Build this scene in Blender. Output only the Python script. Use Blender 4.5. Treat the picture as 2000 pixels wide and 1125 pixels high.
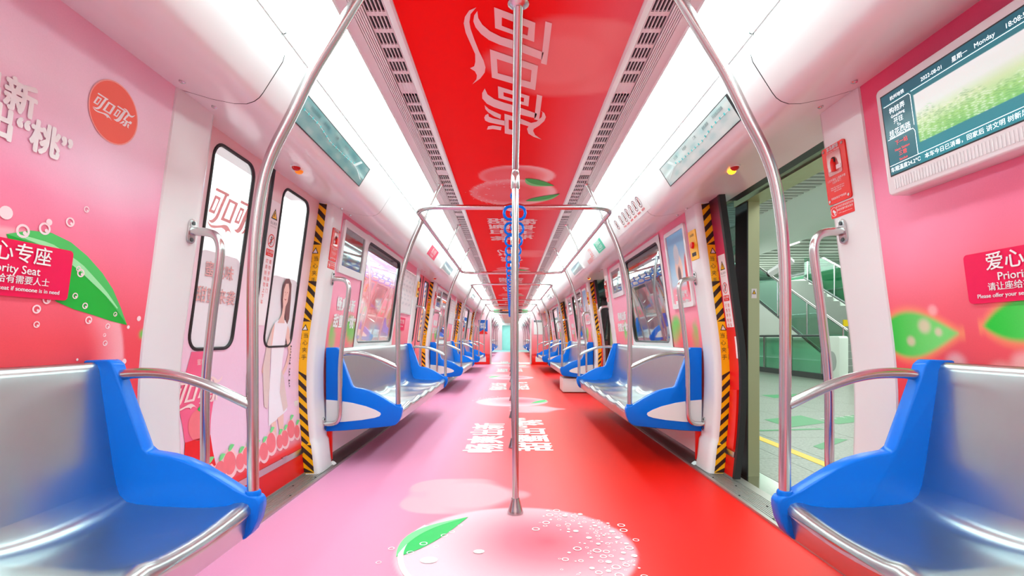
import bpy, bmesh, math, random
import numpy as np
from mathutils import Matrix, Vector

random.seed(7)
for _o in list(bpy.data.objects):
    bpy.data.objects.remove(_o)
SC = bpy.context.scene
COL = SC.collection

# ------------------------------------------------------------------ camera, world, exposure
cam_data = bpy.data.cameras.new('camera')
cam = bpy.data.objects.new('camera', cam_data)
COL.objects.link(cam)
cam.location = (-0.028, 0.0, 0.911)
cam.rotation_euler = (math.pi / 2, 0, 0)
cam_data.sensor_width = 36.0
cam_data.sensor_fit = 'HORIZONTAL'
cam_data.lens = 950.0 / 2000.0 * 36.0
cam_data.shift_x = 0.002
cam_data.shift_y = 0.04875
cam_data.clip_start = 0.02
cam_data.clip_end = 200
SC.camera = cam
world = bpy.data.worlds.new('world')
SC.world = world
world.use_nodes = True
world.node_tree.nodes['Background'].inputs[0].default_value = (0.82, 0.92, 0.90, 1)
world.node_tree.nodes['Background'].inputs[1].default_value = 0.55
SC.view_settings.view_transform = 'Standard'
SC.view_settings.look = 'None'
SC.view_settings.exposure = 0.42
SC.view_settings.gamma = 1.0
SC.view_settings.use_curve_mapping = False
LIGHT = 9.4        # radiance of the ceiling diffusers


def area_lamp(name, loc, size_x, size_y, power, rgb=(1, 1, 1), rot=(0, 0, 0)):
    d = bpy.data.lights.new(name, 'AREA')
    d.shape = 'RECTANGLE'
    d.size, d.size_y, d.energy, d.color = size_x, size_y, power, rgb
    o = bpy.data.objects.new(name, d)
    COL.objects.link(o)
    o.location = loc
    o.rotation_euler = rot
    return o


# platform lighting, then fill lamps added above the stairs and on the left
area_lamp('platform_lamp', (3.6, 9.0, 3.40), 2.6, 18.0, 340, (0.93, 1.0, 0.94))
area_lamp('stair_fill_lamp', (9.2, 13.0, 3.40), 3.0, 14.0, 430, (0.92, 1.0, 0.94))  # added fill that lifts the dim stair area
area_lamp('left_fill_lamp', (-2.0, 7.0, 2.9), 0.5, 20.0, 480, (0.95, 1.0, 1.0))  # added fill for the backdrop wall seen through the left windows

# ------------------------------------------------------------------ sizes shared by everything (metres)
P = 4.52            # pitch of the doors along the car
ND = 4              # doors per side ahead of the camera
YB, YE = -3.4, 17.05  # back and front bulkheads
ZC = 2.03           # ceiling
J0, J1 = 1.96, 3.23   # first doorway, jamb to jamb
W0, W1 = 1.73, 3.46   # first doorway, outer edges of its pillars
KN = [(-0.5, 1.28), (0, 1.31), (.3, 1.345), (.6, 1.36), (.85, 1.35), (1.09, 1.314), (1.4, 1.275), (1.82, 1.217), (2.3, 1.15)]
_kz = [k[0] for k in KN]
_kx = [k[1] for k in KN]


def wx(z):
    z = np.asarray(z, float)
    r = sum(np.interp(z + d, _kz, _kx) for d in (-.12, -.08, -.04, 0, .04, .08, .12)) / 7
    return r if r.ndim else float(r)


SIDE = {-1: 'left', 1: 'right'}
ORD = ['nearest', 'second', 'third', 'fourth', 'fifth', 'sixth', 'seventh', 'eighth', 'ninth', 'tenth', 'eleventh', 'twelfth', 'thirteenth',
       'fourteenth', 'fifteenth', 'sixteenth', 'seventeenth', 'eighteenth', 'nineteenth', 'twentieth']
TENS = ['twenty', 'thirty', 'forty']


def ordw(i):
    if i < 20:
        return ORD[i]
    t, u = divmod(i + 1, 10)
    if u == 0:
        return TENS[t - 2][:-1] + 'ieth'
    return TENS[t - 2] + '-' + ['', 'first', 'second', 'third', 'fourth', 'fifth', 'sixth', 'seventh', 'eighth', 'ninth'][u]


# ------------------------------------------------------------------ materials
def lin(c):
    c = c / 255.0
    return c / 12.92 if c <= 0.04045 else ((c + 0.055) / 1.055) ** 2.4


def S(r, g, b):
    return (lin(r), lin(g), lin(b))


def nlin(a):
    a = np.clip(np.asarray(a, float) / 255.0, 0, 1)
    return np.where(a <= 0.04045, a / 12.92, ((a + 0.055) / 1.055) ** 2.4)


MATS = {}


def mat(name, rgb=(.8, .8, .8), rough=.5, metal=0.0, emit=0.0, noise=0.0, scale=60.0, spec=.5, coat=0.0, brush=None, bump=0.0):
    if name in MATS:
        return MATS[name]
    m = bpy.data.materials.new(name)
    m.use_nodes = True
    nt = m.node_tree
    b = nt.nodes['Principled BSDF']
    b.inputs['Base Color'].default_value = (*rgb, 1)
    b.inputs['Roughness'].default_value = rough
    b.inputs['Metallic'].default_value = metal
    b.inputs['Specular IOR Level'].default_value = spec
    b.inputs['Coat Weight'].default_value = coat
    b.inputs['Coat Roughness'].default_value = .08
    if emit:
        b.inputs['Emission Color'].default_value = (*rgb, 1)
        b.inputs['Emission Strength'].default_value = emit
    if noise or brush or bump:
        tc = nt.nodes.new('ShaderNodeTexCoord')
        nz = nt.nodes.new('ShaderNodeTexNoise')
        nz.inputs['Scale'].default_value = scale
        nz.inputs['Detail'].default_value = 4
        if brush:
            mp = nt.nodes.new('ShaderNodeMapping')
            mp.inputs['Scale'].default_value = brush
            nt.links.new(tc.outputs['Object'], mp.inputs['Vector'])
            nt.links.new(mp.outputs['Vector'], nz.inputs['Vector'])
            mr = nt.nodes.new('ShaderNodeMapRange')
            mr.inputs['To Min'].default_value = rough * .75
            mr.inputs['To Max'].default_value = rough * 1.3
            nt.links.new(nz.outputs['Fac'], mr.inputs['Value'])
            nt.links.new(mr.outputs['Result'], b.inputs['Roughness'])
        else:
            nt.links.new(tc.outputs['Object'], nz.inputs['Vector'])
        if noise:
            mx = nt.nodes.new('ShaderNodeMix')
            mx.data_type = 'RGBA'
            mx.inputs['A'].default_value = (*[c * (1 - noise) for c in rgb], 1)
            mx.inputs['B'].default_value = (*[min(1, c * (1 + noise)) for c in rgb], 1)
            nt.links.new(nz.outputs['Fac'], mx.inputs['Factor'])
            nt.links.new(mx.outputs['Result'], b.inputs['Base Color'])
        if bump:
            bp = nt.nodes.new('ShaderNodeBump')
            bp.inputs['Strength'].default_value = bump
            bp.inputs['Distance'].default_value = .002
            nt.links.new(nz.outputs['Fac'], bp.inputs['Height'])
            nt.links.new(bp.outputs['Normal'], b.inputs['Normal'])
    MATS[name] = m
    return m


def print_mat(name, rough=.45, spec=.3, emit=0.0):
    """printed film: the colours of the print are stored on the mesh, with a fine film grain over them"""
    if name in MATS:
        return MATS[name]
    m = mat(name, rough=rough, spec=spec)
    nt = m.node_tree
    b = nt.nodes['Principled BSDF']
    at = nt.nodes.new('ShaderNodeAttribute')
    at.attribute_name = 'Col'
    tc = nt.nodes.new('ShaderNodeTexCoord')
    nz = nt.nodes.new('ShaderNodeTexNoise')
    nz.inputs['Scale'].default_value = 300
    nt.links.new(tc.outputs['Object'], nz.inputs['Vector'])
    mr = nt.nodes.new('ShaderNodeMapRange')
    mr.inputs['To Min'].default_value = .95
    mr.inputs['To Max'].default_value = 1.05
    nt.links.new(nz.outputs['Fac'], mr.inputs['Value'])
    vm = nt.nodes.new('ShaderNodeVectorMath')
    vm.operation = 'SCALE'
    nt.links.new(at.outputs['Color'], vm.inputs[0])
    nt.links.new(mr.outputs['Result'], vm.inputs['Scale'])
    nt.links.new(vm.outputs['Vector'], b.inputs['Base Color'])
    if emit:
        nt.links.new(at.outputs['Color'], b.inputs['Emission Color'])
        b.inputs['Emission Strength'].default_value = emit
    return m


def glass_mat(name, tint, refl=.3, rough=.02):
    if name in MATS:
        return MATS[name]
    m = bpy.data.materials.new(name)
    m.use_nodes = True
    nt = m.node_tree
    nt.nodes.remove(nt.nodes['Principled BSDF'])
    out = nt.nodes['Material Output']
    tr = nt.nodes.new('ShaderNodeBsdfTransparent')
    tr.inputs[0].default_value = (*tint, 1)
    gl = nt.nodes.new('ShaderNodeBsdfGlossy')
    gl.inputs['Color'].default_value = (.95, 1, 1, 1)
    gl.inputs['Roughness'].default_value = rough
    lw = nt.nodes.new('ShaderNodeLayerWeight')
    lw.inputs['Blend'].default_value = .5
    pw = nt.nodes.new('ShaderNodeMath')
    pw.operation = 'POWER'
    pw.inputs[1].default_value = 4.0
    nt.links.new(lw.outputs['Facing'], pw.inputs[0])
    ad = nt.nodes.new('ShaderNodeMath')
    ad.operation = 'ADD'
    ad.use_clamp = True
    ad.inputs[1].default_value = refl
    nt.links.new(pw.outputs[0], ad.inputs[0])
    mx = nt.nodes.new('ShaderNodeMixShader')
    nt.links.new(ad.outputs[0], mx.inputs[0])
    nt.links.new(tr.outputs[0], mx.inputs[1])
    nt.links.new(gl.outputs[0], mx.inputs[2])
    nt.links.new(mx.outputs[0], out.inputs['Surface'])
    MATS[name] = m
    return m


STEEL = mat('brushed_steel', (.60, .59, .585), .24, 1.0, noise=.04, scale=30)
SEATSTEEL = mat('seat_steel', (.54, .57, .58), .29, 1.0, noise=.03, scale=20)
SILL = mat('ribbed_aluminium', (.50, .49, .47), .42, .9, brush=(60, 2, 2), scale=12)
DARKMETAL = mat('dark_cove_metal', S(120, 100, 98), .35, .7, noise=.1)
WHITE = mat('white_lacquer', (.80, .80, .80), .22, spec=.5, noise=.015, scale=6)
WHITE2 = mat('white_ceiling_paint', (.78, .77, .77), .38, noise=.015, scale=6)
BLUE = mat('blue_plastic', S(0, 112, 226), .25, noise=.03, scale=4, spec=.2)
BLACK = mat('black_rubber', (.012, .013, .014), .45, noise=.2)
GREYRUB = mat('grey_rubber', S(70, 78, 80), .5, noise=.1)
DIFF = mat('light_diffuser', (.72, 1.0, .96), .6, emit=LIGHT)
RED = mat('red_panel', S(235, 22, 8), .3, noise=.03)
HOT = mat('magenta_sign', S(238, 0, 82), .35, noise=.02)
INKW = mat('white_ink', (.90, .90, .90), .5, noise=.01)
INKP = mat('pale_pink_ink', S(248, 218, 216), .5, noise=.01)
INKK = mat('black_ink', (.015, .014, .014), .5, noise=.05)
INKR = mat('red_ink', S(225, 30, 25), .5, noise=.03)
INKG = mat('grey_ink', S(120, 120, 125), .5, noise=.03)
YEL = mat('yellow_tape', S(255, 196, 0), .4, noise=.02)
GLASS = glass_mat('window_glass', (.88, .97, .96), .30)
GLASSL = glass_mat('door_glass', (.95, 1.0, .99), .03)
GLASSD = glass_mat('screen_door_glass', (.55, .66, .64), .08)
GLASSG = glass_mat('green_glass', (.66, .88, .78), .03)
PRINT = print_mat('printed_film', .38, .35)
PRINTF = print_mat('printed_floor', .45, .25)
PRINTC = print_mat('printed_ceiling', .6, .1)


# ------------------------------------------------------------------ mesh building
class MB:
    def __init__(s):
        s.v, s.f, s.c = [], [], None

    def box(s, x0, x1, y0, y1, z0, z1):
        b = len(s.v)
        s.v += [(x, y, z) for z in (z0, z1) for y in (y0, y1) for x in (x0, x1)]
        for q in ((0, 2, 3, 1), (4, 5, 7, 6), (0, 1, 5, 4), (1, 3, 7, 5), (3, 2, 6, 7), (2, 0, 4, 6)):
            s.f.append(tuple(b + i for i in q))
        return s

    def tube(s, path, r, n=12, cap=True, closed=False):
        pts = [Vector(p) for p in path]
        m = len(pts)
        rs = r if isinstance(r, (list, tuple)) else [r] * m
        tang = []
        for i in range(m):
            a = pts[i - 1] if (i > 0 or closed) else pts[i]
            c = pts[(i + 1) % m] if (i < m - 1 or closed) else pts[i]
            t = (c - a)
            tang.append(t.normalized() if t.length else Vector((0, 0, 1)))
        up = Vector((0, 0, 1)) if abs(tang[0].z) < .9 else Vector((0, 1, 0))
        nrm = (up - tang[0] * up.dot(tang[0])).normalized()
        b = len(s.v)
        for i in range(m):
            t = tang[i]
            nrm = (nrm - t * nrm.dot(t)).normalized()
            bi = t.cross(nrm)
            for k in range(n):
                a = 2 * math.pi * k / n
                s.v.append(tuple(pts[i] + (nrm * math.cos(a) + bi * math.sin(a)) * rs[i]))
        for i in range(m if closed else m - 1):
            i2 = (i + 1) % m
            for k in range(n):
                k2 = (k + 1) % n
                s.f.append((b + i * n + k, b + i * n + k2, b + i2 * n + k2, b + i2 * n + k))
        if cap and not closed:
            s.f.append(tuple(b + k for k in reversed(range(n))))
            s.f.append(tuple(b + (m - 1) * n + k for k in range(n)))
        return s

    def lathe(s, prof, cx, cy, n=16):
        b = len(s.v)
        for r, z in prof:
            for k in range(n):
                a = 2 * math.pi * k / n
                s.v.append((cx + r * math.cos(a), cy + r * math.sin(a), z))
        for i in range(len(prof) - 1):
            for k in range(n):
                k2 = (k + 1) % n
                s.f.append((b + i * n + k, b + i * n + k2, b + (i + 1) * n + k2, b + (i + 1) * n + k))
        s.f.append(tuple(b + k for k in reversed(range(n))))
        s.f.append(tuple(b + (len(prof) - 1) * n + k for k in range(n)))
        return s

    def prism(s, poly, t0, t1, put):
        """polygon (a, b) extruded from t0 to t1; put(a, b, t) -> point"""
        b = len(s.v)
        n = len(poly)
        for t in (t0, t1):
            s.v += [put(p[0], p[1], t) for p in poly]
        s.f.append(tuple(b + i for i in range(n)))
        s.f.append(tuple(b + n + i for i in reversed(range(n))))
        for i in range(n):
            j = (i + 1) % n
            s.f.append((b + i, b + n + i, b + n + j, b + j))
        return s

    def sweep(s, prof, ys, closed=False):
        """profile of (x, z) swept along y"""
        b = len(s.v)
        n = len(prof)
        for y in ys:
            s.v += [(p[0], y, p[1]) for p in prof]
        for i in range(len(ys) - 1):
            for k in range(n if closed else n - 1):
                k2 = (k + 1) % n
                s.f.append((b + i * n + k, b + i * n + k2, b + (i + 1) * n + k2, b + (i + 1) * n + k))
        return s

    def grid(s, us, vs, put, col=None):
        b = len(s.v)
        U, V = np.meshgrid(us, vs, indexing='ij')
        x, y, z = put(U.ravel(), V.ravel())
        n = U.size
        pts = np.stack([np.broadcast_to(np.asarray(q, float), (n,)) for q in (x, y, z)], 1)
        s.v += [tuple(p) for p in pts.tolist()]
        nv = len(vs)
        for i in range(len(us) - 1):
            for j in range(nv - 1):
                a = b + i * nv + j
                s.f.append((a, a + 1, a + nv + 1, a + nv))
        if col is not None:
            c = col(U.ravel(), V.ravel())
            s.c = c if s.c is None else np.concatenate([s.c, c])
        return s

    def flat(s, vf, put):
        b = len(s.v)
        s.v += [put(p[0], p[1]) for p in vf[0]]
        s.f += [tuple(b + i for i in q) for q in vf[1]]
        return s

    def build(s, name, m, parent=None, smooth=40, bevel=0.0, kind=None):
        me = bpy.data.meshes.new(name)
        off = parent.get('_at', (0, 0, 0)) if parent is not None else (0, 0, 0)
        vs = [(p[0] - off[0], p[1] - off[1], p[2] - off[2]) for p in s.v]
        me.from_pydata(vs, [], s.f)
        if s.c is not None:
            ca = me.color_attributes.new('Col', 'FLOAT_COLOR', 'POINT')
            c4 = np.ones((len(s.v), 4), np.float32)
            c4[:, :3] = s.c
            ca.data.foreach_set('color', c4.ravel())
        if bevel:
            bm = bmesh.new()
            bm.from_mesh(me)
            bmesh.ops.recalc_face_normals(bm, faces=bm.faces)
            es = [e for e in bm.edges if e.is_manifold and e.calc_face_angle(0) > .5]
            bmesh.ops.bevel(bm, geom=es, offset=bevel, segments=2, affect='EDGES', profile=.5, clamp_overlap=True)
            bm.to_mesh(me)
            bm.free()
        elif s.c is None:
            bm = bmesh.new()
            bm.from_mesh(me)
            bmesh.ops.recalc_face_normals(bm, faces=bm.faces)
            bm.to_mesh(me)
            bm.free()
        if smooth:
            me.polygons.foreach_set('use_smooth', [True] * len(me.polygons))
            me.set_sharp_from_angle(angle=math.radians(smooth))
        me.materials.append(m)
        o = bpy.data.objects.new(name, me)
        COL.objects.link(o)
        if parent is not None:
            o.parent = parent
            o['_at'] = off
        if kind or name in TINY:
            o['kind'] = kind or 'stuff'
        return o


TINY = {'screw', 'hazard_bars', 'grille_bars', 'grille_crossbars', 'ribbed_strip'}     # too small to pick apart singly


def tag(o, label, cat=None, group=None, kind=None):
    o['label'] = label
    if cat:
        o['category'] = cat
    if group:
        o['group'] = group
    if kind:
        o['kind'] = kind
    return o


def thing(name, loc, label=None, cat=None, group=None, kind=None):
    o = bpy.data.objects.new(name, None)
    COL.objects.link(o)
    o.location = loc
    o.empty_display_size = .1
    o['_at'] = tuple(loc)
    if label:
        tag(o, label, cat, group, kind)
    return o


def dup(o, dy, label=None, parent=None, dx=0):
    c = o.copy()
    COL.objects.link(c)
    if parent is not None:
        c.parent = parent
    else:
        c.location = (o.location[0] + dx, o.location[1] + dy, o.location[2])
        if label:
            c['label'] = label
    for ch in [q for q in bpy.data.objects if q.parent == o]:
        dup(ch, 0, None, c)
    return c


def curve(pts, n=6, r=None):
    """Catmull-Rom through points"""
    p = [Vector(q) for q in pts]
    out = []
    for i in range(len(p) - 1):
        a = p[i - 1] if i else p[i] * 2 - p[i + 1]
        b, c = p[i], p[i + 1]
        d = p[i + 2] if i + 2 < len(p) else c * 2 - b
        for k in range(n):
            t = k / n
            out.append(.5 * ((2 * b) + (c - a) * t + (2 * a - 5 * b + 4 * c - d) * t * t + (3 * b - a - 3 * c + d) * t ** 3))
    out.append(p[-1])
    return out


def rrect(u0, u1, v0, v1, r, k=6):
    out = []
    for cu, cv, a0 in ((u1 - r, v1 - r, 0), (u0 + r, v1 - r, 90), (u0 + r, v0 + r, 180), (u1 - r, v0 + r, 270)):
        for i in range(k + 1):
            a = math.radians(a0 + 90 * i / k)
            out.append((cu + r * math.cos(a), cv + r * math.sin(a)))
    return out


def disc(cu, cv, r, n=20, sy=1.0):
    return [(cu + r * math.cos(2 * math.pi * i / n), cv + sy * r * math.sin(2 * math.pi * i / n)) for i in range(n)]


def ring_quads(cu, cv, r0, r1, n=18, sy=1.0):
    a, b = disc(cu, cv, r0, n, sy), disc(cu, cv, r1, n, sy)
    return [[a[i], a[(i + 1) % n], b[(i + 1) % n], b[i]] for i in range(n)]


def frame_quads(o, i):
    n = len(o)
    return [[o[k], o[(k + 1) % n], i[(k + 1) % n], i[k]] for k in range(n)]


def stroke(pts, w):
    p = [Vector((q[0], q[1])) for q in pts]
    ws = w if isinstance(w, (list, tuple)) else [w] * len(p)
    L, R = [], []
    for i in range(len(p)):
        t = (p[min(i + 1, len(p) - 1)] - p[max(i - 1, 0)]).normalized()
        n = Vector((-t.y, t.x)) * ws[i] / 2
        L.append(tuple(p[i] + n))
        R.append(tuple(p[i] - n))
    return L + R[::-1]


def flat_polys(polys, step=None):
    """flat polygons -> (verts, faces); cut at every `step` in v so they can follow a curved wall"""
    bm = bmesh.new()
    for po in polys:
        try:
            bm.faces.new([bm.verts.new((p[0], p[1], 0)) for p in po])
        except ValueError:
            pass
    if step:
        vs = [v.co.y for v in bm.verts]
        lo, hi = min(vs), max(vs)
        k = math.floor(lo / step) + 1
        while k * step < hi:
            bmesh.ops.bisect_plane(bm, geom=bm.verts[:] + bm.edges[:] + bm.faces[:], plane_co=(0, k * step, 0), plane_no=(0, 1, 0))
            k += 1
    bm.verts.index_update()
    r = ([(v.co.x, v.co.y) for v in bm.verts], [tuple(v.index for v in f.verts) for f in bm.faces])
    bm.free()
    return r


def decal(name, polys, put, m, parent, step=None):
    return MB().flat(flat_polys(polys, step), put).build(name, m, parent, smooth=0)


_TXT = {}


def text2d(s, size, bold=0.0, spacing=1.0, line=1.0):
    k = (s, spacing, line)
    if k not in _TXT:
        cu = bpy.data.curves.new('t', 'FONT')
        cu.body = s
        cu.align_x, cu.align_y = 'CENTER', 'CENTER'
        cu.dimensions = '2D'
        cu.fill_mode = 'BOTH'
        cu.resolution_u = 3
        cu.space_character = spacing
        cu.space_line = line
        o = bpy.data.objects.new('t', cu)
        COL.objects.link(o)
        dg = bpy.context.evaluated_depsgraph_get()
        me = o.evaluated_get(dg).to_mesh()
        vs = [(v.co.x, v.co.y) for v in me.vertices]
        fs = [tuple(p.vertices) for p in me.polygons]
        o.evaluated_get(dg).to_mesh_clear()
        bpy.data.objects.remove(o)
        bpy.data.curves.remove(cu)
        _TXT[k] = (vs, fs)
    vs, fs = _TXT[k]
    return [(a * size, b * size) for a, b in vs], fs


def put_text(name, s, size, put, m, parent, bold=0.0, spacing=1.0, line=1.0):
    vs, fs = text2d(s, size, 0, spacing, line)
    if not fs:
        return None
    mb = MB()
    if not bold:
        return mb.flat((vs, fs), put).build(name, m, parent, smooth=0)
    # heavier strokes: the same outlines printed over each other, slightly shifted, each film a hair above the last
    o = Vector(put(0, 0))
    nrm = (Vector(put(.01, 0)) - o).cross(Vector(put(0, .01)) - o).normalized()
    for i in range(6):
        a = math.pi * i / 3
        sh = (bold * size * math.cos(a), bold * size * math.sin(a))
        mb.flat(([(x + sh[0], y + sh[1]) for x, y in vs], fs), lambda p, q, i=i: tuple(Vector(put(p, q)) + nrm * (.00022 * i)))
    return mb.build(name, m, parent, smooth=0)


def on_wall(s, Y, z, off=.003):
    """lettering map: centre (Y, z) on the inside of side wall s, reading correctly from inside"""
    return lambda a, b: (s * (wx(z + b) - off), Y - s * a, z + b)


def wall_pt(s, off=.003):
    return lambda u, v: (s * (wx(v) - off), u, v)


def colramp(v, stops):
    xs = [q[0] for q in stops]
    cs = nlin([q[1] for q in stops])
    return np.stack([np.interp(v, xs, cs[:, k]) for k in range(3)], 1)


def ring_panel(mb, outer, hole, r, put, col, rings=10, n=16):
    """rectangle with a rounded hole, as rings of quads"""
    u0, u1, v0, v1 = outer
    a0, a1, b0, b1 = hole
    H, O = [], []
    cs = [((a0 + r, b0 + r), (u0, v0), 180), ((a1 - r, b0 + r), (u1, v0), 270), ((a1 - r, b1 - r), (u1, v1), 0), ((a0 + r, b1 - r), (u0, v1), 90)]
    K = 4
    for i in range(4):
        (ca, oa, d) = cs[i]
        (cb, ob, d2) = cs[(i + 1) % 4]
        side = []
        for k in range(K):
            t = math.radians(d + 45 + 45 * k / K)
            side.append((ca[0] + r * math.cos(t), ca[1] + r * math.sin(t)))
        pa = (ca[0] + r * math.cos(math.radians(d + 90)), ca[1] + r * math.sin(math.radians(d + 90)))
        pb = (cb[0] + r * math.cos(math.radians(d2)), cb[1] + r * math.sin(math.radians(d2)))
        for k in range(n + 1):
            side.append((pa[0] + (pb[0] - pa[0]) * k / n, pa[1] + (pb[1] - pa[1]) * k / n))
        for k in range(1, K):
            t = math.radians(d2 + 45 * k / K)
            side.append((cb[0] + r * math.cos(t), cb[1] + r * math.sin(t)))
        m = len(side)
        H += side
        O += [(oa[0] + (ob[0] - oa[0]) * k / m, oa[1] + (ob[1] - oa[1]) * k / m) for k in range(m)]
    H, O = np.array(H), np.array(O)
    N = len(H)
    b = len(mb.v)
    allp = np.concatenate([O + (H - O) * (k / rings) for k in range(rings + 1)])
    x, y, z = put(allp[:, 0], allp[:, 1])
    mb.v += [tuple(p) for p in np.stack([np.broadcast_to(q, (len(allp),)) for q in (x, y, z)], 1).tolist()]
    for k in range(rings):
        for i in range(N):
            j = (i + 1) % N
            mb.f.append((b + k * N + i, b + k * N + j, b + (k + 1) * N + j, b + (k + 1) * N + i))
    if col is not None:
        c = col(allp[:, 0], allp[:, 1])
        mb.c = c if mb.c is None else np.concatenate([mb.c, c])
    return H


def pane(hole, r, put, inset=.0):
    a0, a1, b0, b1 = hole
    pl = rrect(a0 + inset, a1 - inset, b0 + inset, b1 - inset, r)
    return flat_polys([pl], .08)


# ================================================================== prints: shared drawing functions
def sm(e0, e1, x):
    t = np.clip((x - e0) / (e1 - e0), 0, 1)
    return t * t * (3 - 2 * t)


def over(base, rgb, a):
    c = nlin(rgb) if not isinstance(rgb, np.ndarray) else rgb
    return base * (1 - a[:, None]) + c * a[:, None]


def heart_a(U, V, cu, cv, w, ang, soft=.16):
    """soft heart, point towards angle ang"""
    x, y = (U - cu) / w, (V - cv) / w
    ca, sa = math.cos(ang), math.sin(ang)
    p, q = x * ca + y * sa, -x * sa + y * ca      # p along the point
    X, Yh = q * 1.15, -p * 1.05 + .12
    val = (X * X + Yh * Yh - 1) ** 3 - X * X * Yh ** 3
    return sm(soft, -soft * .6, np.clip(val, -1, 1))


def inside(U, V, poly):
    r = np.zeros(len(U), bool)
    n = len(poly)
    for i in range(n):
        (x0, y0), (x1, y1) = poly[i], poly[(i + 1) % n]
        if y0 == y1:
            continue
        c = ((y0 > V) != (y1 > V)) & (U < (x1 - x0) * (V - y0) / (y1 - y0) + x0)
        r ^= c
    return r


def leaf_poly(p, q, w, n=14, bend=.25):
    a, b = Vector(p), Vector(q)
    d = b - a
    nn = Vector((-d.y, d.x)).normalized()
    L, R = [], []
    for i in range(n + 1):
        t = i / n
        c = a + d * t + nn * (bend * w * math.sin(math.pi * t))
        h = w * .5 * math.sin(math.pi * t ** .85)
        L.append(tuple(c + nn * h))
        R.append(tuple(c - nn * h))
    return L + R[::-1][1:-1], [tuple(a + d * (i / n) + nn * (bend * w * math.sin(math.pi * i / n))) for i in range(n + 1)]


LEAF = mat('leaf_green_ink', S(0, 190, 80), .5, noise=.08, scale=14)
LEAF2 = mat('leaf_light_green_ink', S(120, 225, 140), .5, noise=.06, scale=14)


def leaf_decal(parent, p, q, w, put, step=None, bend=.25):
    po, mid = leaf_poly(p, q, w, bend=bend)
    decal('leaf_print', [po], put, LEAF, parent, step)
    n = len(mid) - 1
    upper = po[:n + 1]
    put2 = lambda u, v: tuple(np.array(put(u, v)) + LIFT)
    lens = upper + [tuple(Vector(m) * .62 + Vector(u) * .38) for m, u in zip(mid, upper)][::-1][1:-1]
    decal('leaf_print', [lens], put2, LEAF2, parent, step)


LIFT = np.array([0, 0, .0008])

# the four-character script logo, drawn once in its own plane (u along the writing, v up), unit length
LOGO = [[(0.0,0.102),(0.074,0.233),(0.099,0.212),(0.047,0.125)],[(0.074,0.233),(0.176,0.234),(0.141,0.21),(0.099,0.212)],[(0.176,0.234),(0.101,0.102),(0.089,0.124),(0.141,0.21)],[(0.101,0.102),(0.0,0.102),(0.047,0.125),(0.089,0.124)],[(0.218,0.08),(0.323,0.256),(0.353,0.233),(0.278,0.103)],[(0.323,0.256),(0.502,0.255),(0.439,0.233),(0.353,0.233)],[(0.502,0.255),(0.405,0.08),(0.373,0.104),(0.439,0.233)],[(0.405,0.08),(0.218,0.08),(0.278,0.103),(0.373,0.104)],[(0.47,0.102),(0.551,0.233),(0.567,0.211),(0.518,0.124)],[(0.551,0.233),(0.642,0.232),(0.603,0.21),(0.567,0.211)],[(0.642,0.232),(0.567,0.102),(0.551,0.124),(0.603,0.21)],[(0.567,0.102),(0.47,0.102),(0.518,0.124),(0.551,0.124)],[(0.067,0.265),(0.077,0.287),(0.317,0.288),(0.306,0.266)],[(0.238,0.271),(0.167,0.16),(0.147,0.12),(0.118,0.085),(0.084,0.061),(0.051,0.05),(0.018,0.049),(0.038,0.038),(0.067,0.033),(0.097,0.038),(0.132,0.054),(0.165,0.079),(0.191,0.114),(0.216,0.16),(0.284,0.267)],[(0.001,0.047),(0.015,0.024),(0.045,0.008),(0.077,0.001),(0.125,0.003),(0.184,0.014),(0.247,0.026),(0.297,0.023),(0.325,0.017),(0.339,0.0),(0.36,0.017),(0.388,0.023),(0.417,0.019),(0.455,0.0),(0.412,0.034),(0.369,0.054),(0.332,0.059),(0.288,0.054),(0.23,0.041),(0.161,0.029),(0.104,0.021),(0.071,0.02),(0.032,0.027)],[(0.537,0.264),(0.55,0.287),(0.782,0.287),(0.768,0.264)],[(0.712,0.274),(0.63,0.163),(0.606,0.123),(0.576,0.084),(0.537,0.057),(0.488,0.048),(0.526,0.035),(0.571,0.033),(0.618,0.051),(0.65,0.081),(0.679,0.122),(0.701,0.163),(0.758,0.268)],[(0.63,0.04),(0.667,0.057),(0.692,0.08),(0.722,0.11),(0.765,0.107),(0.738,0.078),(0.699,0.053),(0.667,0.041)],[(0.751,0.032),(0.725,0.039),(0.712,0.052),(0.741,0.054),(0.758,0.072),(0.776,0.108),(0.786,0.128),(0.836,0.127),(0.819,0.088),(0.8,0.051),(0.782,0.035)],[(0.881,0.038),(0.843,0.046),(0.833,0.069),(0.848,0.11),(0.888,0.106),(0.873,0.067)],[(0.712,0.126),(0.725,0.145),(0.935,0.145),(0.924,0.125)],[(0.725,0.145),(0.762,0.201),(0.807,0.202),(0.772,0.145)],[(0.873,0.145),(0.888,0.171),(0.943,0.171),(0.935,0.145)],[(0.758,0.197),(0.807,0.251),(0.793,0.276),(0.745,0.297),(0.699,0.298),(0.683,0.29),(0.705,0.307),(0.745,0.317),(0.786,0.312),(0.836,0.291),(0.873,0.267),(0.896,0.265),(0.943,0.277),(1.0,0.314),(0.967,0.272),(0.927,0.243),(0.873,0.234),(0.843,0.24),(0.814,0.198)]]


def logo(parent, put, m, step=None):
    return decal('logo_print', LOGO, put, m, parent, step)


# ================================================================== FLOOR
floor = thing('floor', (0, 7, 0), 'pink to red printed floor running the length of the train car', kind='structure')


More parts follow.
